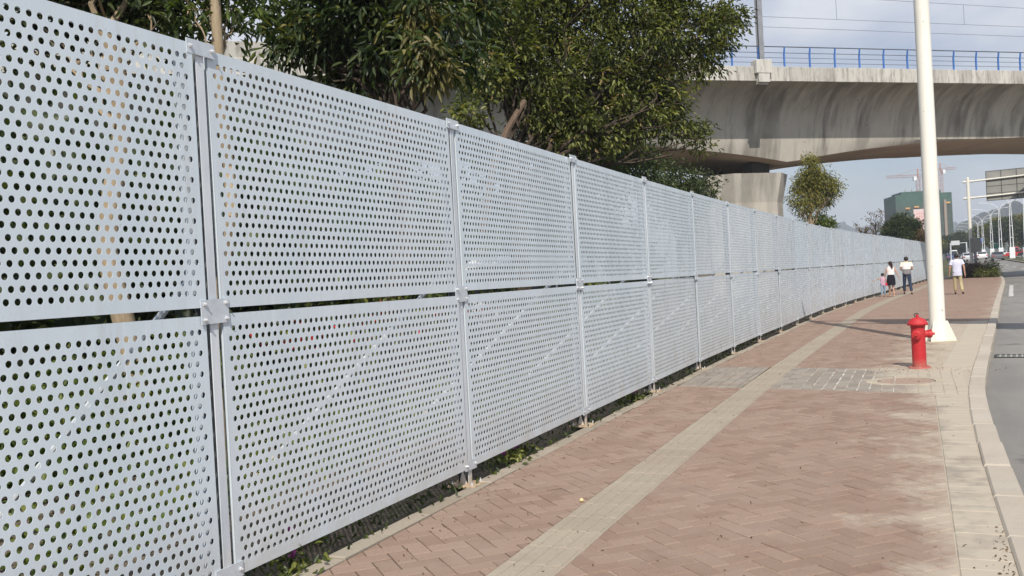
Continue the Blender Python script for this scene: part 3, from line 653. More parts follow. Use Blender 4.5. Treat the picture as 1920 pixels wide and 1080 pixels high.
for (z0, z1, yy, lb) in ((16.55, 16.3, 2.2, 'upper of the two long overhead wires above the viaduct railing'), (15.95, 15.65, 2.2, 'lower of the two long overhead wires above the viaduct railing'), (18.05, 17.35, 2.2, 'highest overhead wire above the viaduct, near the top edge')):
    pts = [Vector(VL(-6 + 6 * i, yy, z0 + (z1 - z0) * (i / 8) )) for i in range(12)]
    o = MB().tube(pts, .011, 5).build('overhead_wire', M['wire']); tag(o, lb, 'wire', 'overhead line wires')
for xx in (9.5, 19.0):
    z_ = lambda a, b: a + (b - a) * (xx + 6) / 48
    o = MB().tube([VL(xx, 2.2, z_(16.55, 16.3)), VL(xx, 2.2, z_(18.05, 17.35))], .010, 4).build('dropper_wire', M['wire']); tag(o, 'thin vertical wire hanging between the overhead lines, %s the cream mast' % ('left of' if xx < 12 else 'right of'), 'wire', 'overhead line wires')

# ------------------------------------------------------------------ foliage
def leaves(name, P, N, L, Wd, m, parent, kind=None, droop=0.5, rndbias=None, fold=0.25):
    """P leaf bases, N outward directions; each leaf two folded quads"""
    n = len(P); P = np.asarray(P); N = np.asarray(N)
    d = N + RNG.normal(0, .75, (n, 3)); d[:, 2] -= droop; d /= np.linalg.norm(d, axis=1)[:, None] + 1e-9
    up = np.tile([0, 0, 1.0], (n, 1)) + RNG.normal(0, .55, (n, 3)); s = np.cross(d, up); s /= np.linalg.norm(s, axis=1)[:, None] + 1e-9; nn = np.cross(s, d)
    l = (L * RNG.uniform(.65, 1.25, n))[:, None]; w = (Wd * RNG.uniform(.7, 1.2, n))[:, None]
    V = np.empty((n, 6, 3)); V[:, 0] = P; V[:, 1] = P + d * l * .3 + s * w * .5 + nn * w * fold; V[:, 2] = P + d * l * .68 + s * w * .42 + nn * w * fold * .8
    V[:, 3] = P + d * l - nn * l * .12; V[:, 4] = P + d * l * .68 - s * w * .42 + nn * w * fold * .8; V[:, 5] = P + d * l * .3 - s * w * .5 + nn * w * fold
    me = bpy.data.meshes.new(name); me.vertices.add(n * 6); me.vertices.foreach_set('co', V.reshape(-1).astype(np.float32))
    idx = (np.arange(n)[:, None] * 6 + np.array([0, 1, 2, 3, 0, 3, 4, 5])[None]).reshape(-1)
    me.loops.add(n * 8); me.loops.foreach_set('vertex_index', idx.astype(np.int32)); me.polygons.add(n * 2)
    me.polygons.foreach_set('loop_start', np.arange(n * 2, dtype=np.int32) * 4); me.update(calc_edges=True); me.validate()
    r = RNG.beta(1.6, 2.2, n) if rndbias is None else rndbias
    setrnd(me, np.repeat(r, 2)); me.materials.append(m)
    o = link(name, me, parent)
    if kind: o['kind'] = kind
    return o
def crown_points(lobes, dens, csz, per, shell=0.45):
    Ps = []; Ns = []; Rr = []; clumps = []
    for (x, y, z, r) in lobes:
        c = np.array([x, y, z]); k = max(5, int(dens * r * r))
        u = RNG.normal(size=(k, 3)); u /= np.linalg.norm(u, axis=1)[:, None]; rad = r * RNG.uniform(0, 1, k) ** shell * RNG.uniform(.85, 1.18, k)
        q = c + u * rad[:, None] * np.array([1, 1, .88]); tone = RNG.uniform(-.30, .30, k)
        for j in range(k):
            m_ = max(4, int(per * RNG.uniform(.5, 1.4))); off = RNG.normal(0, csz, (m_, 3)) * np.array([1, 1, .75]); Ps.append(q[j] + off); Ns.append(u[j] * .6 + off / (csz + 1e-6) * .35); Rr.append(np.clip(RNG.beta(2, 3, m_) + tone[j], 0, 1)); clumps.append((q[j], c))
    return np.concatenate(Ps), np.concatenate(Ns), np.concatenate(Rr), clumps
def limb(mb, a, b, r0, r1, wob=.12, n=6, sides=8):
    a, b = Vector(a), Vector(b); L = (b - a).length; pts = []
    for i in range(n + 1):
        t_ = i / n; p = a.lerp(b, t_) + Vector((random.gauss(0, 1), random.gauss(0, 1), random.gauss(0, .6))) * wob * L * .25 * math.sin(math.pi * t_); pts.append(p)
    mb.tube(pts, [r0 + (r1 - r0) * i / n for i in range(n + 1)], sides); return pts
def tree(name, label, base, lobes, leafm, barkm, trunk_r, fork, L, Wd, dens=60, csz=.16, per=26, group=None, droop=.5, limbs=None, twig=1.0, cat='tree'):
    o = empty(name, base, 0, label, cat, group); B = Vector(base)
    rel = [(x - B.x, y - B.y, z - B.z, r) for x, y, z, r in lobes]
    mb = MB(); f = Vector(fork) - B
    limb(mb, (0, 0, -.15), f, trunk_r, trunk_r * .72, .10, 8, 10)
    for i, (x, y, z, r) in enumerate(rel):
        tgt = Vector((x, y, z)); k_ = min(1.0, .35 + r / (2.2 * max(q[3] for q in rel)) ); st_ = f.lerp(Vector((0, 0, 0)), random.uniform(0, .25)); pts = limb(mb, st_, st_.lerp(tgt, .82), trunk_r * .42 * k_, trunk_r * .08, .16, 7, 6)
        for k in range(4): limb(mb, pts[random.randint(3, 7)], tgt + Vector((random.gauss(0, 1), random.gauss(0, 1), random.gauss(0, .8))) * r * .65, trunk_r * .14, trunk_r * .03, .3, 4, 4)
    P, N, Rr, cl = crown_points(rel, dens, csz, per)
    tw = MB()
    for q, c in cl[::3]:
        a = Vector(q).lerp(Vector(c), .5); tw.tube([a, Vector(q).lerp(a, .5) + Vector((0, 0, .03)), q], [.012 * twig, .008 * twig, .004 * twig], 3, False)
    b0 = len(mb.v); mb.v += tw.v; mb.f += [tuple(i + b0 for i in f_) for f_ in tw.f]; mb.m += tw.m
    mb.build('trunk', barkm, o, True)
    c = leaves('crown', P, N, L, Wd, leafm, o, 'stuff', droop, Rr)
    return o, rel
G1 = 'trees standing behind the fence'
T = {
'left': [(-7.24,7.02,4.75,0.55),(-7.15,7.38,4.56,0.44),(-7.58,6.99,4.99,0.5),(-6.98,7.68,4.86,0.42),(-6.72,7.13,4.30,0.25),(-7.5,6.6,5.6,.8),(-6.9,7.4,5.7,.8),(-8.2,7.0,4.6,.7)],
'slender': [(-6.28,7.33,4.85,0.37),(-6.12,7.61,4.50,0.24),(-6.36,7.73,4.38,0.19),(-6.26,7.99,4.98,0.28),(-6.28,7.11,4.38,0.15),(-6.1,7.5,5.5,.6)],
'mango': [(-6.55,10.92,5.46,0.76),(-7.33,10.91,5.26,0.59),(-7.74,10.84,5.01,0.37),(-5.58,10.47,5.08,0.40),(-5.31,10.03,4.38,0.27),(-6.35,11.00,4.77,0.50),(-5.56,11.68,5.38,0.48),(-7.11,11.33,4.64,0.41),(-7.05,10.71,5.96,0.58),(-6.03,10.93,5.84,0.57),(-7.97,10.96,5.60,0.38),(-6.5,11,6.6,.9),(-5.75,11.4,4.75,.38)],
'ficus': [(-3.73,20.00,6.77,0.62),(-4.12,19.83,6.17,0.59),(-4.56,19.43,6.88,0.78),(-5.18,18.72,6.60,1.04),(-6.28,17.59,6.62,1.06),(-7.12,16.57,6.42,0.87),(-5.71,18.05,5.56,0.91),(-6.48,17.06,5.49,0.83),(-4.78,18.88,5.42,0.75),(-4.43,19.36,4.79,0.47),(-4.06,19.62,4.33,0.29),(-5.21,18.47,4.76,0.63),(-5.92,17.51,4.55,0.69),(-6.88,16.45,5.85,0.61),(-5.77,18.25,7.78,1.19),(-4.39,19.40,7.74,0.89),(-6.64,17.22,7.65,0.95),(-3.44,20.35,7.04,0.37),(-7.25,15.9,5.45,.55),(-7.35,15.55,4.75,.36),(-6.5,16.85,4.75,.55),(-7.0,16.2,6.9,.7)],
'low_a': [(-7.46,19.13,4.71,0.62),(-6.83,20.49,4.49,0.72),(-6.47,22.28,4.45,0.64),(-6.9,20.6,3.5,1.0)],
'low_b': [(-6.78,25.42,4.56,0.66),(-6.44,27.75,4.50,0.62),(-6.33,31.07,4.46,0.55),(-6.64,26.57,4.11,0.6),(-6.5,28.5,3.6,.9)],
'yellow': [(-4.43,48.25,6.00,0.72),(-5.01,48.00,5.51,0.55),(-3.90,48.48,5.58,0.55),(-4.52,48.22,6.67,0.40),(-5.11,47.40,4.75,0.40),(-4.10,48.93,4.75,0.44),(-3.42,48.68,5.42,0.30),(-4.87,48.05,4.32,0.32),(-3.63,48.59,5.03,0.26),(-4.45,48.2,5.25,.5),(-4.6,48.1,4.75,.35)],
'round': [(-4.51,52.56,3.90,0.50),(-4.20,52.69,3.67,0.35),(-4.86,52.41,3.75,0.38),(-4.5,52.5,3.2,.6)],
'darkfar': [(-1.37,119.33,5.61,1.63),(-2.43,118.87,5.23,0.94),(-0.34,119.77,5.36,1.13),(-1.40,118.22,4.76,1.74),(-0.15,119.85,4.59,0.88),(-2.78,117.62,4.59,0.75)],
'brown': [(1.29,115.02,4.37,0.84),(0.82,114.82,3.92,0.60),(1.82,115.25,3.92,0.72)],
}
tree('leafy_tree', 'thick stemmed dark leafy tree at the far left behind the fence', (-7.13, 6.9, 0), T['left'], M['leaf_dark'], M['bark_pale'], .12, (-7.1, 6.8, 4.3), .13, .042, 170, .12, 26, G1)
o, _ = tree('slender_tree', 'young tree with slim pale trunk beside the first fence post', (-6.22, 7.1, 0), T['slender'], M['leaf_fresh'], M['bark_pale'], .068, (-6.08, 7.2, 4.7), .13, .036, 150, .10, 20, G1)
o, rel = tree('mango_tree', 'dark mango-like tree with long drooping leaves behind the second fence bay', (-6.32, 10.95, 0), T['mango'], M['leaf_mango'], M['bark_dark'], .17, (-6.3, 10.95, 4.3), .19, .05, 120, .15, 24, G1, .75)
P, N, Rr, _ = crown_points([(1.0, -.9, -.35 + 4.75, .26), (.75, -.5, 5.0, .25), (1.05, -.75, 4.25, .2)], 330, .09, 16); leaves('young_leaf_flush', P, N, .17, .045, M['leaf_bronze'], o, 'stuff', 1.3)
o, rel = tree('ficus_tree', 'large evergreen tree whose crown leans over the fence towards the viaduct', (-6.9, 16.6, 0), T['ficus'], M['leaf'], M['bark_dark'], .20, (-6.9, 16.2, 3.6), .125, .044, 112, .125, 36, G1)
P, N, Rr, _ = crown_points([(1.58, 1.6, 5.75, .13), (2.35, 2.35, 5.75, .1), (-.05, .3, 4.85, .10)], 900, .05, 12); leaves('dead_leaf_cluster', P, N, .11, .04, M['leaf_dry'], o, 'stuff', 1.0)
MB().tube([(-.45, -.9, 2.5), (-.2, -.9, 3.6), (.1, -.75, 4.4), (.38, -.5, 4.95)], [.09, .075, .065, .055], 8).build('cut_branch', M['bark_mid'], o, True)
tree('low_tree', 'dark low tree beneath the large crown just above the fence top', (-6.9, 20.6, 0), T['low_a'], M['leaf_dark'], M['bark_dark'], .1, (-6.9, 20.6, 2.6), .14, .05, 90, .17, 26, G1)
tree('low_tree', 'dark low tree in front of the viaduct soffit above the fence top', (-6.5, 27.8, 0), T['low_b'], M['leaf_dark'], M['bark_dark'], .1, (-6.5, 27.8, 2.6), .15, .055, 80, .18, 24, G1)
tree('feathery_tree', 'yellowish feathery tree in front of the viaduct pier', (-4.75, 48.1, 0), T['yellow'], M['leaf_yellow'], M['bark_pale'], .13, (-4.7, 48.1, 4.1), .17, .04, 190, .15, 18, None, .9)
tree('round_shrub', 'small round green tree right of the feathery tree above the fence', (-4.5, 52.5, 0), T['round'], M['leaf_fresh'], M['bark_mid'], .07, (-4.5, 52.5, 2.6), .16, .06, 180, .12, 20, None, .3)
tree('broad_tree', 'dark broad tree in front of the green netted building', (-1.3, 119.2, 0), T['darkfar'], M['leaf_dark'], M['bark_dark'], .25, (-1.3, 119, 3.4), .30, .13, 60, .25, 24, None, .3)
tree('brown_shrub', 'brownish autumn-coloured tree left of the cream mast behind the fence end', (1.3, 115, 0), T['brown'], M['leaf_brown'], M['bark_mid'], .1, (1.3, 115, 3.2), .25, .10, 70, .2, 20, None, .3)
def bare(loc, h, label):
    o = empty('bare_tree', loc, 0, label, 'tree', 'almost bare saplings above the fence')
    mb = MB(); limb(mb, (0, 0, 0), (0, 0, h * .7), .09, .05, .06, 6, 6); P = []
    for k in range(26):
        z = h * random.uniform(.45, .8); t_ = random.random() * 6.28; r = random.uniform(.3, .9) * h * .16; e = Vector((math.cos(t_) * r, math.sin(t_) * r, z + random.uniform(.2, .28) * h)); limb(mb, (0, 0, z), e, .03, .012, .3, 4, 4); P += [e + Vector((random.gauss(0, .12), random.gauss(0, .12), random.gauss(0, .12))) for _ in range(7)]
    mb.build('trunk', M['bark_dark'], o); leaves('crown', np.array(P), RNG.normal(size=(len(P), 3)), .2, .09, M['leaf_brown'], o, 'stuff')
bare((-3.4, 96, 0), 6.1, 'almost bare sapling just left of the broad dark tree above the fence'); bare((-4.6, 97, 0), 5.2, 'smaller bare sapling, left of the other bare sapling above the fence')
# ground cover and hedges seen through the holes
def bushmass(name, label, cat, boxes, m, n, L, Wd, group=None, kind=None, droop=-.2):
    Ps = []; tot = sum((b[1] - b[0]) * (b[3] - b[2]) * max(.3, b[5] - b[4]) for b in boxes)
    for b in boxes:
        k = int(n * (b[1] - b[0]) * (b[3] - b[2]) * max(.3, b[5] - b[4]) / tot); q = RNG.uniform(0, 1, (k, 3)); q[:, 2] = q[:, 2] ** .6
        hmod = .6 + .4 * np.sin(q[:, 0] * 9 + b[0] * 7) * np.sin(q[:, 1] * 11 + b[2] * 3)
        Ps.append(np.stack([b[0] + q[:, 0] * (b[1] - b[0]), b[2] + q[:, 1] * (b[3] - b[2]), b[4] + q[:, 2] * (b[5] - b[4]) * hmod], -1))
    P = np.concatenate(Ps); o = leaves(name, P, np.tile([0, 0, .8], (len(P), 1)), L, Wd, m, None, kind, droop); tag(o, label, cat, group); return o
bushmass('ground_cover', 'low green ground cover plants on the soil behind the fence', 'ground cover', [(-5.2, -4.5, 1, 14, -.03, .22), (-9, -4.9, 1, 26, -.03, .40), (-6, -4.2, 14, 40, -.03, .25)], M['leaf_fresh'], 24000, .10, .05, None, 'stuff')
bushmass('hedge', 'clipped green hedge behind the near fence panels', 'hedge', [(-8.0, -6.6, 2.0, 9.0, 0, 1.3)], M['leaf_fresh'], 9000, .10, .05, 'hedges behind the fence', 'stuff')
bushmass('hedge', 'dark green hedge behind the middle fence panels', 'hedge', [(-7.6, -6.2, 9.5, 24.0, 0, 1.7)], M['leaf'], 12000, .11, .05, 'hedges behind the fence', 'stuff')
bushmass('hedge', 'tall dark hedge far behind the fence below the viaduct', 'hedge', [(-17, -10, 4, 40, 0, 5.0), (-24, -17, 10, 60, 0, 7.5)], M['leaf_dark'], 46000, .48, .26, 'hedges behind the fence', 'stuff')
bushmass('red_flowers', 'red blossoms of a flowering hedge seen through the fence holes', 'flowers', [(-6.7, -6.2, 8, 14, .9, 1.5)], M['petal_red'], 110, .08, .06, None, 'stuff')
bushmass('weeds', 'sparse dry weeds and fallen leaves along the fence foot', 'weeds', [(-3.42, -3.26, 3.5, 24, -.01, .03), (-3.95, -3.42, 4.0, 24, -.03, .05), (-3.75, -3.45, 6.9, 8.4, -.02, .15)], M['leaf_dark'], 1700, .06, .025, None, 'stuff')
def flower(loc, label):
    o = empty('flowering_plant', loc, 0, label, 'plant', 'purple flowering plants at the fence foot')
    P = RNG.normal(0, 1, (90, 3)) * np.array([.10, .10, .04]) + np.array([0, 0, .06]); leaves('foliage', P, np.tile([0, 0, .5], (90, 1)), .07, .028, M['leaf'], o)
    for k in range(2):
        c = Vector((random.gauss(0, .05), random.gauss(0, .05), random.uniform(.10, .16))); MB().tube([(0, 0, 0), c], .003, 4).build('stem', M['leaf'], o)
        q = np.tile(np.array(c), (14, 1)) + RNG.normal(0, .008, (14, 3)); u = RNG.normal(size=(14, 3)); u[:, 2] = abs(u[:, 2]); leaves('blossom', q, u, .035, .024, M['petal_purple'], o, None, -.3)
for (x, y, lb) in ((-3.40, 4.42, 'purple flowering plant under the bottom left fence panel'), (-3.42, 7.55, 'purple flowering plant just right of the second post foot'), (-3.46, 7.9, 'second purple flowering plant right of the second post foot'), (-3.45, 11.6, 'purple flowering plant left of the fourth post foot'), (-3.75, 4.9, 'purple flowering plant behind the lower panel of the first full bay'), (-3.8, 3.4, 'purple flowering plant behind the leftmost lower panel')): flower((x, y, -.03), lb)

# ------------------------------------------------------------------ vehicles
CARP = {}
def paintm(c):
    k = 'paint_%d_%d_%d' % tuple(int(v * 99) for v in c)
    if k not in CARP: CARP[k] = mat(k, c, .25, .5, 0, .05, 2)
    return CARP[k]
PROFS = {'car': ([(-2.2, .35), (-2.25, .75), (-1.95, .98), (-1.35, 1.02), (-.75, 1.44), (.55, 1.47), (1.25, 1.05), (2.05, .92), (2.25, .65), (2.2, .35)], 1.74, [(-1.25, 1.05, -.72, 1.40), (-.62, 1.05, .5, 1.42), (.60, 1.40, 1.15, 1.06)], (-1.35, 1.35), .32),
         'van': ([(-2.4, .4), (-2.45, 1.2), (-2.35, 2.1), (-2.1, 2.25), (1.2, 2.25), (1.9, 1.35), (2.5, 1.15), (2.6, .8), (2.55, .4)], 1.85, [(-2.0, 1.3, -.9, 2.0), (-.7, 1.3, .3, 2.0), (.45, 1.3, 1.25, 1.95)], (-1.5, 1.6), .36)}
def car(kind, loc, rz, c, label, group=None, cat='car'):
    pr, wd, win, ax, wr = PROFS[kind]; o = empty(kind == 'car' and 'parked_car' or 'parked_van', loc, rz, label, cat, group)
    mb = MB(); n = len(pr); hw = wd / 2
    nar = lambda z: hw - max(0, z - .95) * .16
    rings = [[(x, -nar(z), z) for x, z in pr], [(x, -nar(z) + .0, z) for x, z in pr], [(x, nar(z), z) for x, z in pr]]
    A = [(x, -nar(z), z) for x, z in pr]; Bq = [(x, nar(z), z) for x, z in pr]
    mb.add(A + Bq, [tuple(range(n)), tuple(range(2 * n - 1, n - 1, -1))] + [((i + 1) % n, i, n + i, n + (i + 1) % n) for i in range(n)])
    bo = mb.build('body', paintm(c), o)
    for s in (-1, 1):
        for (xa, za, xb, zb_) in win:
            w0, w1 = min(xa, xb), max(xa, xb); zt_ = max(za, zb_); zl = 1.06 if kind == 'car' else 1.3; sh = .18
            MB().add([(w0, s * (nar(zl) + .006), zl), (w1, s * (nar(zl) + .006), zl), (w1 - (sh if xb > xa and w1 > .8 else 0), s * (nar(zt_) + .006), zt_), (w0 + (sh if w0 < -1 else 0), s * (nar(zt_) + .006), zt_)], [(0, 1, 2, 3)]).build('window', M['glass'], o)
    i = 3 if kind == 'car' else 1
    def screen(p, q):
        k = .006; d = Vector((q[0] - p[0], 0, q[1] - p[1])).normalized(); nv = Vector((-d.z, 0, d.x)) * k
        a = Vector((p[0], 0, p[1])).lerp(Vector((q[0], 0, q[1])), .08); b = Vector((p[0], 0, p[1])).lerp(Vector((q[0], 0, q[1])), .9)
        MB().add([a + nv + Vector((0, -nar(a.z) * .9, 0)), a + nv + Vector((0, nar(a.z) * .9, 0)), b + nv + Vector((0, nar(b.z) * .88, 0)), b + nv + Vector((0, -nar(b.z) * .88, 0))], [(0, 1, 2, 3)]).build('windscreen', M['glass'], o)
    if kind == 'car': screen(pr[3], pr[4]); screen(pr[5], pr[6])
    else: screen(pr[1], pr[2]); screen(pr[4], pr[5])
    for s in (-1, 1):
        MB().box(pr[0][0] - .06, pr[0][0] + .02, s * hw * .86 - .16, s * hw * .86 + .1, .68, .88).build('tail_lamp', M['lampred'], o)
        MB().box(pr[-2][0] - .1, pr[-2][0] + .015, s * hw * .8 - .18, s * hw * .8 + .14, .62, .76).build('headlamp', M['lampclear'], o)
        for xa in ax:
            Mx = Matrix.Translation((xa, s * (hw - .1), wr)) @ Matrix.Rotation(R(90), 4, 'X')
            w_ = MB().lathe([(wr * .6, -.115), (wr * .95, -.115), (wr, -.08), (wr, .08), (wr * .95, .115), (wr * .6, .115)], 18, Mx).build('wheel', M['black'], o); MB().lathe([(wr * .58, -.118), (wr * .58, .118)], 12, Mx).build('rim', M['chrome'], w_)
    return o
car('van', (-8.7, 22.3, -.03), R(78), (.78, .78, .78), 'white van parked behind the fence, glimpsed through the holes', None, 'van')
cg = 'cars on the distant road'
rz_ = R(90)
for (x, y, c, a, lb, kd) in [(16.0 + 2.2, 205, (.45, .03, .03), 180, 'red car between the white lamp columns beyond the median', 'car'), (19.6, 196, (.03, .03, .035), 172, 'black car at the right edge beyond the median', 'car'), (22.5, 262, (.42, .04, .05), 90, 'tall red van beyond the median at the right edge', 'van'),
        (17.2, 226, (.72, .72, .72), 180, 'white car just left of the red car beyond the median', 'car'), (18.5, 250, (.35, .05, .05), 90, 'dark red car behind the white car beyond the median', 'car'),
        (8.6, 185, (.55, .57, .6), 90, 'silver car heading away beside the distant gantry', 'car'), (11.5, 198, (.75, .75, .75), 90, 'white car in the middle lane near the distant gantry', 'car'), (10.4, 232, (.25, .27, .3), 90, 'grey car queueing in the far left lanes', 'car'), (8.4, 250, (.7, .7, .7), 90, 'white van queueing in the far left lanes', 'van'), (12.8, 262, (.1, .12, .2), 90, 'dark blue car near the median on the far road', 'car'), (9.6, 296, (.6, .6, .62), 90, 'pale car farthest along the left lanes', 'car'), (6.9, 215, (.08, .10, .22), 90, 'dark blue car at the left kerb of the far road', 'car'), (12.6, 176, (.13, .14, .15), 90, 'dark grey car right of the walking man in the near traffic', 'car')]:
    car(kd, (x, y, -.13 + rise(y)), R(a) + .0, c, lb, cg)

# ------------------------------------------------------------------ street lamps on the median: twin columns, two curved arms
def lamp_parts():
    P = []
    for s in (-1, 1): P.append(('column', MB().tube([(s * .24, 0, .0), (s * .20, 0, 5), (s * .09, 0, 9.6)], [.075, .06, .045], 8).mesh('column', M['lampwhite'], True)))
    P.append(('pedestal', MB().bbox(-.42, .42, -.25, .25, -.1, 1.9, .05).mesh('pedestal', M['lampwhite'])))
    for zz in (3.6, 5.6, 7.6): P.append(('tie_bar', MB().box(-.21, .21, -.03, .03, zz, zz + .07).mesh('tie_bar', M['lampwhite'])))
    for s in (-1, 1):
        P.append(('arm', MB().tube([(s * .09, 0, 9.4), (s * .35, 0, 10.1), (s * 1.0, 0, 10.65), (s * 2.0, 0, 11.0), (s * 3.0, 0, 11.12)], [.05, .05, .045, .04, .04], 7).mesh('arm', M['lampwhite'], True)))
        P.append(('lamp_head', MB().bbox(min(s * 3.0, s * 3.7), max(s * 3.0, s * 3.7), -.12, .12, 11.05, 11.20, .04).mesh('lamp_head', M['lamphead'])))
    return P
LP = lamp_parts()
LS = [(15.1, 157), (15.4, 183), (15.75, 210.7), (16.15, 240), (16.5, 275), (17.2, 307), (17.7, 338), (18.2, 370), (18.7, 402), (19.2, 436)]
ordn = ['nearest', 'second nearest', 'third nearest', 'fourth nearest', 'fifth nearest', 'sixth nearest', 'seventh nearest', 'eighth nearest', 'ninth nearest', 'farthest']
for (x, y), w_ in zip(LS, ordn):
    o = empty('street_lamp', (x, y, .02 + rise(y)), 0, 'white twin-column street lamp with curved arms, %s of the row' % w_, 'street lamp', 'street lamps along the median')
    for nm, me in LP: link(nm, me, o)

# ------------------------------------------------------------------ planting at the pavement end
def shrub(loc, lobes, m, label, n=40):
    o = empty('shrub', loc, 0, label, 'shrub', 'shrubs in the planter at the pavement end'); mb = MB()
    for (x, y, z, r) in lobes: limb(mb, (x * .3, y * .3, -.05), (x, y, z), .03, .01, .2, 4, 5)
    mb.build('stems', M['bark_mid'], o); P, N, Rr, _ = crown_points(lobes, n, .10, 18); leaves('foliage', P, N, .11, .06, m, o, 'stuff', .1, Rr); return o
shrub((3.75, 80.4, 0), [(-.5, 0, .6, .55), (.3, .2, .7, .55), (0, 1, .7, .6), (.9, 1.2, .65, .55), (-.3, -.4, .4, .5), (.5, -.5, .45, .5)], M['leaf_purple'], 'purple leaved shrub at the end of the pavement beside the walking man', 110)
shrub((4.9, 78.6, 0), [(-.4, 0, .35, .42), (.3, -.4, .30, .38), (.6, .6, .32, .42), (-.2, 1.2, .45, .45), (-.8, .9, .4, .42)], M['leaf'], 'green flowering shrub at the planter corner by the road', 130)
shrub((5.5, 84.0, 0), [(0, 0, .5, .7), (.2, 1.4, .5, .7), (-.8, .6, .6, .7), (0, 3, .6, .8)], M['leaf'], 'dark green shrub behind the planter corner beneath the gantry', 90)
ribbon('planter_soil', [77.5 + 2 * i for i in range(14)], lambda y: max(fx(y) + 1.3, 5.4 - (y - 77.5) * .55), lambda y: kx(y) - .05, .03, M['soil'], zf=lambda y: 0)

# ------------------------------------------------------------------ far things
bd = empty('unfinished_building', (2.0, 524, 0), R(16), 'unfinished tower wrapped in green safety netting beneath the cranes', 'building')
t = NT('green_net', .9, .1); o_ = t.obj(); zz = t.xyz(o_)[2]; fl = t.math('FRACT', t.math('MULTIPLY', zz, 1 / 3.0)); 
c = t.mix(t.ramp(fl, [(0.0, 1.0), (0.10, 0.0), (0.9, 0.0), (1.0, .8)]), t.ramp(t.noise(.22, 5, .65, o_), [(.3, (.06, .078, .066)), (.7, (.095, .118, .10))]), (.05, .075, .065))
hi_ = t.math('MULTIPLY', t.math('SUBTRACT', zz, 27.0), .3, True); c = t.mix(hi_, c, t.ramp(t.noise(.4, 4, .6, o_), [(.3, (.05, .10, .08)), (.7, (.075, .14, .11))])); t.col(c); M['net'] = t.m
M['slab'] = mat('raw_concrete', (.33, .32, .30), .9); M['orange'] = mat('orange_board', (.60, .34, .12), .7)
MB().box(-13.5, 13.5, -11, 11, 0, 34.6).build('net_wrap', M['net'], bd); 
MB().box(-10, 9, -9, 9, 34.6, 36.2).build('net_crown', M['net'], bd)
for k in range(6): MB().box(-8 + k * 3.2, -7.6 + k * 3.2, -8, -7.6, 36.2, 37.3).build('column_stub', M['slab'], bd)
for (xa, zz) in ((-9, 27.3), (-4.8, 27.8), (10.3, 29)): MB().box(xa, xa + 2.2, -11.7, -11.02, zz, zz + .8).build('orange_platform', M['orange'], bd)
MB().box(9.2, 10.4, -12.2, -11.02, 0, 31).build('hoist_tower', mat('hoist', (.30, .24, .19)), bd)
t = NT('banner_print', .8); o_ = t.obj(); bt = t.mk('ShaderNodeTexBrick'); bt.inputs['Scale'].default_value = 1; bt.inputs['Brick Width'].default_value = 1.0; bt.inputs['Row Height'].default_value = 1.5; bt.inputs['Mortar Size'].default_value = .28
bt.inputs['Color1'].default_value = (.62, .20, .20, 1); bt.inputs['Color2'].default_value = (.70, .34, .33, 1); bt.inputs['Mortar'].default_value = (.72, .55, .53, 1); bt.offset = 0
t.l(t.map((1, 1, 1), (R(90), 0, 0), o_), bt.inputs['Vector']); zz = t.xyz(o_)[2]; xx_ = t.xyz(o_)[0]
inr = t.math('MULTIPLY', t.math('GREATER_THAN', zz, 19.5), t.math('LESS_THAN', zz, 25.5)); inr = t.math('MULTIPLY', inr, t.math('MULTIPLY', t.math('GREATER_THAN', xx_, -4.2), t.math('LESS_THAN', xx_, 1.0)))
t.col(t.mix(inr, (.72, .55, .53), bt.outputs['Color'])); MB().box(-5.2, 2.0, -11.35, -11.03, 9.5, 27).build('banner', t.m, bd)
M['cranered'] = mat('crane_red', (.50, .24, .19), .6); 
def crane(loc, rz, h, jib, label):
    o = empty('tower_crane', loc, rz, label, 'crane', 'tower cranes over the unfinished building')
    def lattice(a, b, w, n):
        mb = MB(); a, b = Vector(a), Vector(b); d = (b - a); q = d.normalized(); u = Vector((0, 1, 0)); v = q.cross(u).normalized(); cs = [(u * su + v * sv) * w for su, sv in ((1, 1), (1, -1), (-1, -1), (-1, 1))]
        for c in cs: mb.tube([a + c, b + c], w * .12, 4)
        for i in range(n):
            for k in range(4): mb.tube([a + d * (i / n) + cs[k], a + d * ((i + 1) / n) + cs[(k + 1) % 4]], w * .08, 3, False)
        return mb
    lattice((0, 0, 0), (0, 0, h), .8, 16).build('mast', M['cranered'], o)
    lattice((-6, 0, h + .8), (jib, 0, h + 1.2), .55, 14).build('jib', M['cranered'], o)
    MB().tube([(0, 0, h), (0, 0, h + 4.5)], .35, 5).build('tower_head', M['cranered'], o); MB().box(-6.5, -4, -.8, .8, h - 1.6, h + .6).build('counterweight', M['cranered'], o); MB().box(.9, 2.4, -.9, .9, h - 1.5, h + .6).build('cab', M['lampwhite'], o)
    for e in (-5.5, jib * .7): MB().tube([(0, 0, h + 4.4), (e, 0, h + 1.6)], .08, 3).build('tie', M['cranered'], o)
crane((3.0, 527, 0), R(200), 44, 16, 'red tower crane left of the cream mast'); crane((15.0, 576, 0), R(28), 50.5, 9, 'red tower crane right of the cream mast')
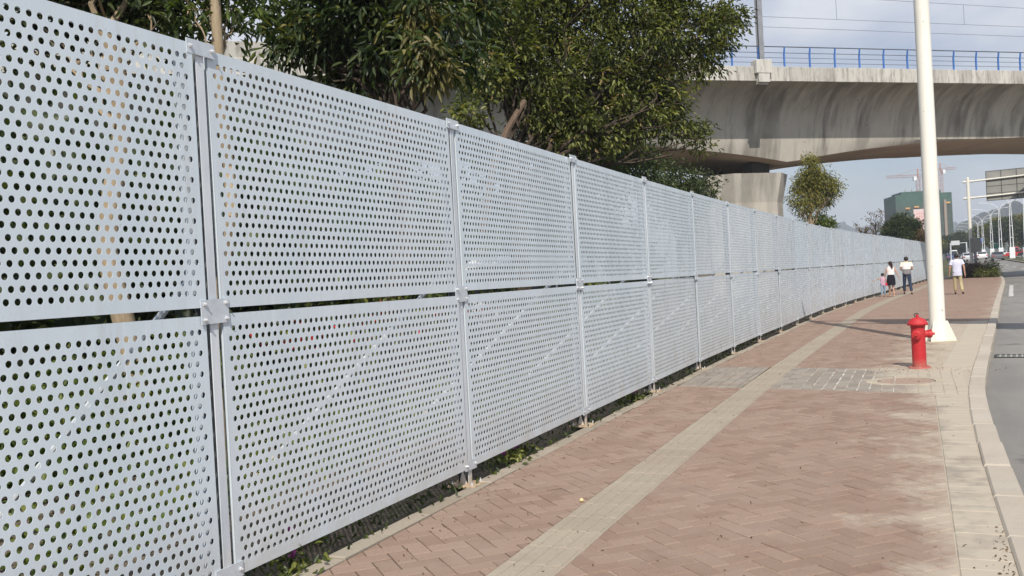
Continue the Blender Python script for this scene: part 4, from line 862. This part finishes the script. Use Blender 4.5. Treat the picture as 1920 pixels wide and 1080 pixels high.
# hills
def hill(name, pts, depth, label):
    mb = MB(); n = len(pts); rows = []
    for k in range(9):
        t_ = k / 8; row = []
        for i, (x, y, z) in enumerate(pts):
            zz = z * math.sin(t_ * math.pi / 2) ** .9 + (math.sin(i * 1.9 + k * 1.3) * .05 + math.sin(i * .7 + k * 2.1) * .05) * z * math.sin(t_ * math.pi); row.append((x, y - depth * (1 - t_), zz - 3))
        rows.append(row)
    rows.append([(x, y + depth, -3) for x, y, z in pts]); o = mb.loft(rows, False).build(name, M['hill'], None, True); o['kind'] = 'structure'; return o
def dense(pts, n=10, amp=.05):
    out = []
    for (a, b) in zip(pts, pts[1:]):
        for i in range(n): t_ = i / n; s = t_ * t_ * (3 - 2 * t_); out.append((a[0] + (b[0] - a[0]) * t_, a[1] + (b[1] - a[1]) * t_, (a[2] + (b[2] - a[2]) * s) * (1 + random.gauss(0, amp * .35))))
    return out + [pts[-1]]
hill('hills', dense([(-1500, 2500, 90), (-700, 2600, 160), (-420, 2680, 150), (-260, 2730, 132), (-190, 2755, 122), (-140, 2770, 98), (-100, 2790, 112), (-40, 2810, 118), (60, 2850, 110), (200, 2900, 60), (500, 2950, 20)]), 500, '')
hill('hills', dense([(-40, 1600, 8), (20, 1640, 24), (51, 1657, 46), (75, 1668, 62), (100, 1679, 72), (125, 1690, 78), (142, 1697, 88), (163, 1706, 80), (220, 1730, 84), (320, 1770, 110), (520, 1820, 120), (900, 1850, 60)]), 420, '')
hz = MB().box(-1750, 1750, -60, 3450, -6, 175).build('haze', None); hz.data.materials.clear()
hm = bpy.data.materials.new('haze_air'); hm.use_nodes = True; hn = hm.node_tree.nodes; hn.remove(hn['Principled BSDF'])
pv = hn.new('ShaderNodeVolumePrincipled'); pv.inputs['Color'].default_value = (.82, .89, 1.0, 1); pv.inputs['Density'].default_value = 0.0004; pv.inputs['Anisotropy'].default_value = 0.0
hm.node_tree.links.new(pv.outputs[0], hn['Material Output'].inputs['Volume']); hz.data.materials.append(hm); hz['kind'] = 'stuff'; tag(hz, 'pale haze in the air over the whole place', 'haze')
# trees along the far road
def fartree(x, y, h, r, m, label):
    lob = [(x + random.gauss(0, r * .45), y + random.gauss(0, r * .3), rise(y) + h * random.uniform(.45, .85), r * random.uniform(.45, .7)) for _ in range(6)]
    tree('roadside_tree', label, (x, y, rise(y) - .1), lob, m, M['bark_dark'], r * .09, (x, y, rise(y) + h * .4), .55, .28, 26, .4, 22, 'trees along the far road', .2)
for a in [(24.5, 285, 9.5, 4.5, 'leaf_dark', 'dark tree at the right edge behind the street lamps'), (29, 270, 9, 4.5, 'leaf_dark', 'dark tree farthest right beyond the median'), (21, 310, 10, 4, 'leaf', 'green tree behind the third street lamp'), (27, 330, 12, 5, 'leaf_yellow', 'olive tree rising behind the lamp columns at right'), (9, 330, 6.5, 3.2, 'leaf_dark', 'small dark tree just right of the cream mast far away'), (13.5, 345, 8, 3.6, 'leaf_dark', 'dark tree in the middle of the far road end'), (17, 380, 8.5, 4, 'leaf', 'green tree at the vanishing end of the road'), (4.5, 300, 7, 3, 'leaf', 'green tree left of the far traffic'), (19, 420, 9, 5, 'leaf_dark', 'dark tree behind the blue road signs')]:
    fartree(a[0], a[1], a[2], a[3], M[a[4]], a[5])
M['signblue'] = mat('sign_blue', (.03, .14, .62), .5); M['signgreen'] = mat('sign_green', (.02, .26, .16), .5)
def farsign(x, y, w_, h, z, m, label):
    o = empty('road_sign', (x, y, rise(y) - .13), 0, label, 'road sign', 'distant road signs'); MB().box(-w_ / 2, w_ / 2, -.06, 0, z, z + h).build('board', m, o); MB().tube([(0, .06, 0), (0, .06, z + h * .8)], .12, 8).build('post', M['lampwhite'], o)
    MB().box(-w_ / 2 + .2, w_ / 2 - .2, -.075, -.061, z + h * .45, z + h * .55).build('legend_line', M['lampwhite'], o)
farsign(19.6, 322, 4.2, 2.2, 4.6, M['signblue'], 'left blue road sign among the lamp columns'); farsign(23.4, 318, 4.6, 2.4, 5.0, M['signblue'], 'right blue road sign among the lamp columns'); farsign(20.9, 292, 2.0, 2.8, 2.2, M['signgreen'], 'green road sign below the blue signs')
wg = empty('portal_gantry', (5.9, 187, rise(187) - .13), 0, 'small white portal gantry over the far left lanes', 'gantry')
for xx in (0, 2.6): MB().tube([(xx, 0, 0), (xx, 0, 3.3)], .12, 8).build('leg', M['lamphead'], wg)
MB().box(-.1, 2.7, -.08, .08, 3.3, 3.42).build('beam', M['lamphead'], wg); MB().box(.1, 1.5, -.16, -.081, 3.0, 3.8).build('board', M['lamphead'], wg)
M['facade'] = mat('pale_facade', (.55, .56, .58), .8); 
bd2 = empty('roadside_block', (19.5, 470, 1.4), R(8), 'low pale building at the far end of the road', 'building'); MB().box(-7, 7, 0, 10, 0, 9).build('wall', M['facade'], bd2)
for i in range(5):
    for j in range(3): MB().box(-6.2 + i * 2.6, -4.6 + i * 2.6, -.06, -.005, 1.2 + j * 2.7, 2.8 + j * 2.7).build('window', M['glass'], bd2)
MB().box(-7.3, 7.3, -.3, 10.3, 9, 9.4).build('roof', M['slab'], bd2)

# ------------------------------------------------------------------ people
M['skin'] = mat('skin', (.46, .27, .19), .6, .3, 0, .06, 20); M['hair'] = mat('black_hair', (.012, .010, .010), .5, .4, 0, .3, 40); M['hairbrown'] = mat('dark_brown_hair', (.045, .018, .016), .5, .4, 0, .3, 40)
t = NT('two_tone_shirt', .9); t.col(t.mix(t.math('MULTIPLY', t.math('SUBTRACT', 1.20, t.xyz(t.obj())[2]), 60, True), t.mix(t.math('MULTIPLY', t.math('SUBTRACT', t.xyz(t.obj())[2], 1.38), 8, True), (.80, .78, .74), (.78, .68, .48)), (.22, .21, .22))); M['shirt1'] = t.m
M['shirt2'] = mat('lavender_white_shirt', (.60, .61, .74), .9, .2, 0, .06, 9); M['blouse'] = mat('pale_pink_blouse', (.82, .72, .71), .9, .2, 0, .05, 9); M['jeans'] = mat('dark_jeans', (.035, .05, .085), .9, .2, 0, .25, 14); M['khaki'] = mat('khaki_trousers', (.44, .37, .22), .9, .2, 0, .12, 12)
M['skirt'] = mat('black_skirt', (.014, .014, .022), .9, .2); M['shoe'] = mat('dark_shoe', (.02, .018, .018), .6); M['sandal'] = mat('pale_sandal', (.55, .38, .32), .7); M['pinktop'] = mat('pink_lilac_top', (.52, .33, .42), .9, .2, 0, .35, 25); M['paleblue'] = mat('pale_jeans', (.22, .30, .38), .9, .2, 0, .2, 15); M['redbag'] = mat('red_bag', (.5, .03, .05), .6)
def skin_mesh(name, nodes, edges, m, parent, root=0, sub=1):
    me = bpy.data.meshes.new(name + '_rig'); keys = list(nodes); ix = {k: i for i, k in enumerate(keys)}
    me.from_pydata([nodes[k][0] for k in keys], [(ix[a], ix[b]) for a, b in edges], []); ob = bpy.data.objects.new(name, me); COL.objects.link(ob)
    md = ob.modifiers.new('s', 'SKIN'); md.use_smooth_shade = True
    sv = me.skin_vertices[0].data if me.skin_vertices else None
    if sv is None: 
        bm = bmesh.new(); bm.from_mesh(me); bm.verts.layers.skin.verify(); bm.to_mesh(me); bm.free(); sv = me.skin_vertices[0].data
    for i, k in enumerate(keys):
        r = nodes[k][1]; sv[i].radius = r if isinstance(r, tuple) else (r, r); sv[i].use_root = (i == root)
    s2 = ob.modifiers.new('u', 'SUBSURF'); s2.levels = sub; s2.render_levels = sub
    bpy.context.view_layer.update(); dg_ = bpy.context.evaluated_depsgraph_get(); nm = bpy.data.meshes.new_from_object(ob.evaluated_get(dg_)); bpy.data.objects.remove(ob)
    nm.name = name; nm.materials.clear(); nm.materials.append(m); nm.polygons.foreach_set('use_smooth', [True] * len(nm.polygons)); return link(name, nm, parent)
def person(loc, rz, H, label, J, top, bottom, shoes, hair, female=False, child=False):
    o = empty('person', loc, rz, label, 'person'); k = H / 1.75; V_ = lambda p: Vector(p) * k
    D = {'pel': (0, 0, .95), 'wai': (0, 0, 1.10), 'che': (0, .0, 1.30), 'neb': (0, 0, 1.46), 'nec': (0, .01, 1.52), 'hed': (0, .02, 1.60), 'crn': (0, .01, 1.675), 'nos': (0, .125, 1.60), 'earL': (-.082, .01, 1.60), 'earR': (.082, .01, 1.60),
         'shL': (-.185, 0, 1.41), 'shR': (.185, 0, 1.41), 'elL': (-.24, -.03, 1.13), 'elR': (.24, -.03, 1.13), 'wrL': (-.25, .05, .88), 'wrR': (.25, .05, .88), 'hiL': (-.09, 0, .90), 'hiR': (.09, 0, .90), 'knL': (-.10, .03, .50), 'knR': (.10, .03, .50), 'anL': (-.10, -.02, .09), 'anR': (.10, -.02, .09), 'toL': (-.11, .14, .03), 'toR': (.11, .14, .03)}
    D.update(J); fem = .9 if female else 1.0; hs = 1.25 if child else 1.0
    rr = {'pel': .125, 'wai': .105 * fem, 'che': .125 * fem, 'neb': .07, 'nec': .052, 'hed': .088 * hs, 'crn': .062 * hs, 'nos': .012, 'earL': .018, 'earR': .018, 'sh': .058 * fem, 'el': .043 * fem, 'wr': .028, 'hi': .092, 'kn': .058, 'an': .038, 'to': .030}
    g = lambda n: rr.get(n, rr.get(n[:2]))
    nodes = {n: (tuple(V_(p)), g(n) * k) for n, p in D.items()}
    E_ = [('pel', 'wai'), ('wai', 'che'), ('che', 'neb'), ('neb', 'nec'), ('nec', 'hed'), ('hed', 'crn'), ('hed', 'nos'), ('hed', 'earL'), ('hed', 'earR')]
    for s in 'LR':
        E_ += [('che', 'sh' + s), ('sh' + s, 'el' + s), ('el' + s, 'wr' + s), ('pel', 'hi' + s), ('hi' + s, 'kn' + s), ('kn' + s, 'an' + s), ('an' + s, 'to' + s)]
        w_, e_ = Vector(D['wr' + s]), Vector(D['el' + s]); d = (w_ - e_).normalized(); sd = Vector((0, 1, 0)) - d * d.y; sd = sd.normalized() if sd.length > .2 else Vector((1, 0, 0)); pm_ = w_ + d * .075
        nodes['pa' + s] = (tuple(V_(pm_)), .026 * k); E_.append(('wr' + s, 'pa' + s))
        for q, (off, ln) in enumerate(((.030, .072), (.011, .085), (-.009, .078), (-.028, .058))):
            a_ = pm_ + d * .028 + sd * off; b_ = a_ + d * ln * .6; c_ = b_ + d * ln * .35 + Vector((-.02 if s == 'R' else .02, 0, 0))
            for nm_, p_, r_ in (('f%da' % q, a_, .010), ('f%db' % q, b_, .009), ('f%dc' % q, c_, .008)): nodes[nm_ + s] = (tuple(V_(p_)), r_ * k)
            E_ += [('pa' + s, 'f%da' % q + s), ('f%da' % q + s, 'f%db' % q + s), ('f%db' % q + s, 'f%dc' % q + s)]
        a_ = w_ + d * .04 + sd * .04; nodes['tha' + s] = (tuple(V_(a_)), .011 * k); nodes['thb' + s] = (tuple(V_(a_ + d * .045 + sd * .02)), .009 * k); E_ += [('wr' + s, 'tha' + s), ('tha' + s, 'thb' + s)]
    skin_mesh('body', nodes, E_, M['skin'], o, 0, 1)
    for s in (-1, 1): MB().lathe([(.002, -.008), (.009, -.004), (.009, .004), (.002, .008)], 8, Matrix.Translation(V_((s * .032, .108 * hs, 1.615)))).build('eye', M['hair'], o)
    MB().box(-.022 * k, .022 * k, .10 * k, .112 * k, 1.548 * k, 1.556 * k).build('mouth', M['redbag'], o)
    P_ = lambda n: Vector(D[n])
    # top
    sl = top.get('sleeve', .6); infl = 1.16
    zh = .95 + top.get('hem', -.04); wf = .88 if female else 1.0; rings = []
    for zz, rx_, ry_ in ((zh, .190, .135), (zh + .02, .195, .14), (1.06, .180, .13), (1.16, .178, .125), (1.28, .200, .135), (1.36, .205, .13), (1.42, .185, .11), (1.465, .125, .085), (1.50, .075, .066)):
        if rings and zz <= rings[-1][0][2] / k + .005: continue
        rings.append([tuple(V_((rx_ * wf * math.copysign(abs(math.cos(a_)) ** .8, math.cos(a_)) * (1 + .02 * math.sin(5 * a_ + zz * 9)), ry_ * wf * math.sin(a_) * (1 + .03 * math.sin(6 * a_ + zz * 14)), zz))) for a_ in [2 * math.pi * i / 24 for i in range(24)]])
    sm = MB().loft(rings)
    for s in 'LR':
        if sl > 0:
            e_ = P_('sh' + s).lerp(P_('el' + s), sl); in_ = P_('sh' + s) + Vector((.07 if s == 'L' else -.07, 0, .0)); sm.tube([V_(in_), V_(P_('sh' + s)), V_(P_('sh' + s).lerp(e_, .5)), V_(e_)], [.070 * k, .080 * k, .074 * k, .078 * k], 12)
    sm.build('shirt', top['m'], o, True)
    if bottom['t'] == 'trousers':
        nd = {'pel': (tuple(V_(P_('pel') + Vector((0, 0, .06)))), .128 * k)}; ed = []
        for s in 'LR':
            nd['hi' + s] = (tuple(V_(D['hi' + s])), .105 * k); nd['kn' + s] = (tuple(V_(D['kn' + s])), .076 * k); nd['an' + s] = (tuple(V_(P_('an' + s) + Vector((0, 0, .02)))), .066 * k); ed += [('pel', 'hi' + s), ('hi' + s, 'kn' + s), ('kn' + s, 'an' + s)]
        skin_mesh('trousers', nd, ed, bottom['m'], o, 0, 1)
    else:
        rings = []
        for zz, rx_, ry_ in ((1.10, .135, .115), (1.0, .165, .14), (.85, .195, .165), (.68, .205, .18), (.56, .200, .18)):
            rings.append([tuple(V_((rx_ * math.cos(a_) * (1 + .02 * math.sin(7 * a_)), ry_ * math.sin(a_) * (1 + .02 * math.cos(9 * a_)), zz))) for a_ in [2 * math.pi * i / 24 for i in range(24)]])
        MB().loft(rings).build('skirt', bottom['m'], o, True)
    for s in 'LR':
        a_, t_ = P_('an' + s), P_('to' + s); f_ = Vector((t_.x - a_.x, t_.y - a_.y, 0)); 
        nd = {'h': (tuple(V_(a_ + Vector((0, -.035, -.05)))), .040 * k), 'm': (tuple(V_(a_.lerp(t_, .5) + Vector((0, 0, -.02)))), .045 * k), 't': (tuple(V_(t_ + Vector((0, .03, 0)))), .038 * k)}; skin_mesh('shoe', nd, [('h', 'm'), ('m', 't')], shoes, o, 1, 1)
    hx = .098 * k * hs; hc = V_((0, -.012, 1.625)); me = MB().lathe([(.02, -1.0), (.6, -.86), (.92, -.45), (1.0, 0), (.93, .45), (.7, .78), (.35, .97), (.03, 1.03)], 16, Matrix.Translation(hc) @ Matrix.Diagonal((hx, hx * 1.08, hx * 1.12, 1)))
    for i_, v in enumerate(me.v): 
        vv = Vector(v); n_ = math.sin(vv.x * 300) * math.sin(vv.z * 260) * .004
        if vv.y > hc.y + .055 * k and vv.z < hc.z + .035 * k: vv.y = hc.y + .03 * k
        if vv.z < hc.z - .06 * k: vv.z = hc.z - .06 * k
        me.v[i_] = tuple(vv + (vv - hc) * n_ * 8)
    hr = me.build('hair', hair['m'], o, True)
    if hair.get('tail'):
        MB().tube([V_((0.0, -.09, 1.70)), V_((.02, -.16, 1.66)), V_((.045, -.165, 1.56)), V_((.06, -.14, 1.44)), V_((.065, -.12, 1.34))], [.03 * k, .048 * k, .055 * k, .045 * k, .015 * k], 10).build('ponytail', hair['m'], o, True)
    return o
man1 = {'elL': (-.25, .02, 1.14), 'wrL': (-.16, .22, 1.12), 'elR': (.25, .02, 1.14), 'wrR': (.15, .22, 1.12), 'knL': (-.11, .10, .52), 'anL': (-.12, .16, .10), 'toL': (-.13, .32, .04), 'knR': (.12, -.02, .50), 'anR': (.16, -.20, .10), 'toR': (.18, -.05, .03)}
person((-.42, 47.7, 0), R(4), 1.80, 'man in white and grey shirt with dark jeans walking away beside the fence', man1, {'m': M['shirt1'], 'sleeve': .5, 'hem': -.02}, {'t': 'trousers', 'm': M['jeans']}, M['shoe'], {'m': M['hair']})
wo = {'elR': (.27, -.03, 1.16), 'wrR': (.36, -.02, .93), 'elL': (-.24, .04, 1.15), 'wrL': (-.28, .10, .92), 'knL': (-.08, .04, .5), 'anL': (-.07, .10, .10), 'toL': (-.07, .25, .04), 'knR': (.08, .0, .5), 'anR': (.10, -.12, .09), 'toR': (.11, .03, .03), 'hed': (.015, .03, 1.59), 'shL': (-.16, 0, 1.41), 'shR': (.16, 0, 1.41)}
person((-1.07, 45.7, 0), R(6), 1.62, 'woman in pale blouse and black skirt with ponytail walking beside the child', wo, {'m': M['blouse'], 'sleeve': 0, 'hem': .12}, {'t': 'skirt', 'm': M['skirt']}, M['sandal'], {'m': M['hairbrown'], 'tail': True}, True)
gi = {'elL': (-.36, .06, 1.30), 'wrL': (-.60, .10, 1.20), 'elR': (.24, .0, 1.2), 'wrR': (.27, .06, 1.05), 'knL': (-.10, -.02, .5), 'anL': (-.13, -.10, .09), 'toL': (-.15, .05, .03), 'knR': (.11, .04, .5), 'anR': (.14, .06, .10), 'toR': (.15, .2, .04), 'shL': (-.17, 0, 1.40), 'shR': (.17, 0, 1.40)}
g_ = person((-1.42, 45.6, 0), R(14), 1.08, 'small girl in pink top and pale jeans reaching towards the fence', gi, {'m': M['pinktop'], 'sleeve': 0, 'hem': -.12}, {'t': 'trousers', 'm': M['paleblue']}, M['sandal'], {'m': M['hair']}, True, True)
bg_ = empty('shoulder_bag', (-1.25, 45.66, .50), 0, 'small red bag at the hip of the girl', 'bag'); MB().bbox(-.07, .07, -.04, .04, 0, .13, .02).build('pouch', M['redbag'], bg_); MB().tube([(-.06, 0, .13), (-.03, 0, .24), (.03, 0, .24), (.06, 0, .13)], .008, 6).build('strap', M['redbag'], bg_)
m2 = {'elL': (-.27, -.02, 1.15), 'wrL': (-.30, .06, .90), 'elR': (.27, -.03, 1.15), 'wrR': (.29, -.02, .88), 'knL': (-.10, .06, .5), 'anL': (-.10, .10, .10), 'toL': (-.11, .25, .04), 'knR': (.12, .02, .50), 'anR': (.17, -.24, .13), 'toR': (.20, -.12, .04), 'hed': (.0, .03, 1.60)}
person((1.63, 45.1, 0), R(-2), 1.80, 'man in pale lavender shirt and khaki trousers walking away near the kerb', m2, {'m': M['shirt2'], 'sleeve': .6, 'hem': -.16}, {'t': 'trousers', 'm': M['khaki']}, M['shoe'], {'m': M['hair']})

# ------------------------------------------------------------------ small bits on the paving
def leaf_on_ground(loc, rz, m, label, s=1.0):
    o = leaves('fallen_leaf', np.array([[0, 0, .006]]), np.array([[1.0, 0, .0]]), .10 * s, .03 * s, m, None, None, 0.0); o.location = loc; o.rotation_euler = (0, 0, rz); tag(o, label, 'leaf', 'fallen leaves on the paving')
leaf_on_ground((-2.93, 5.35, .004), .4, M['leaf_fresh'], 'green fallen leaf on the bricks between fence and tactile strip')
o = MB().lathe([(.004, 0), (.014, .005), (.015, .013), (.009, .022), (.001, .025)], 8).build('fruit', mat('pale_fruit', (.72, .60, .30), .6)); o.location = (-2.27, 6.28, .003); tag(o, 'small pale yellow fruit lying at the edge of the tactile strip', 'fruit')
n = 240; P = np.stack([RNG.uniform(-3.1, .5, n), 4.5 + 20 * RNG.uniform(0, 1, n) ** 1.5, np.full(n, .004)], -1)
Q = np.concatenate([P, np.stack([RNG.normal(-.02, .45, 90), RNG.normal(14.75, .22, 90), np.full(90, .004)], -1), np.stack([RNG.normal(.36, .04, 40), RNG.uniform(5.2, 6.2, 40), np.full(40, .006)], -1), np.stack([RNG.normal(-3.02, .12, 160), RNG.uniform(4.5, 20, 160), np.full(160, .005)], -1)])
o = leaves('litter', Q, np.tile([0, 0, .1], (len(Q), 1)), .024, .010, M['leaf_brown'], None, 'stuff', 0.1); tag(o, 'scattered dry leaf crumbs and dirt specks on the paving', 'litter')
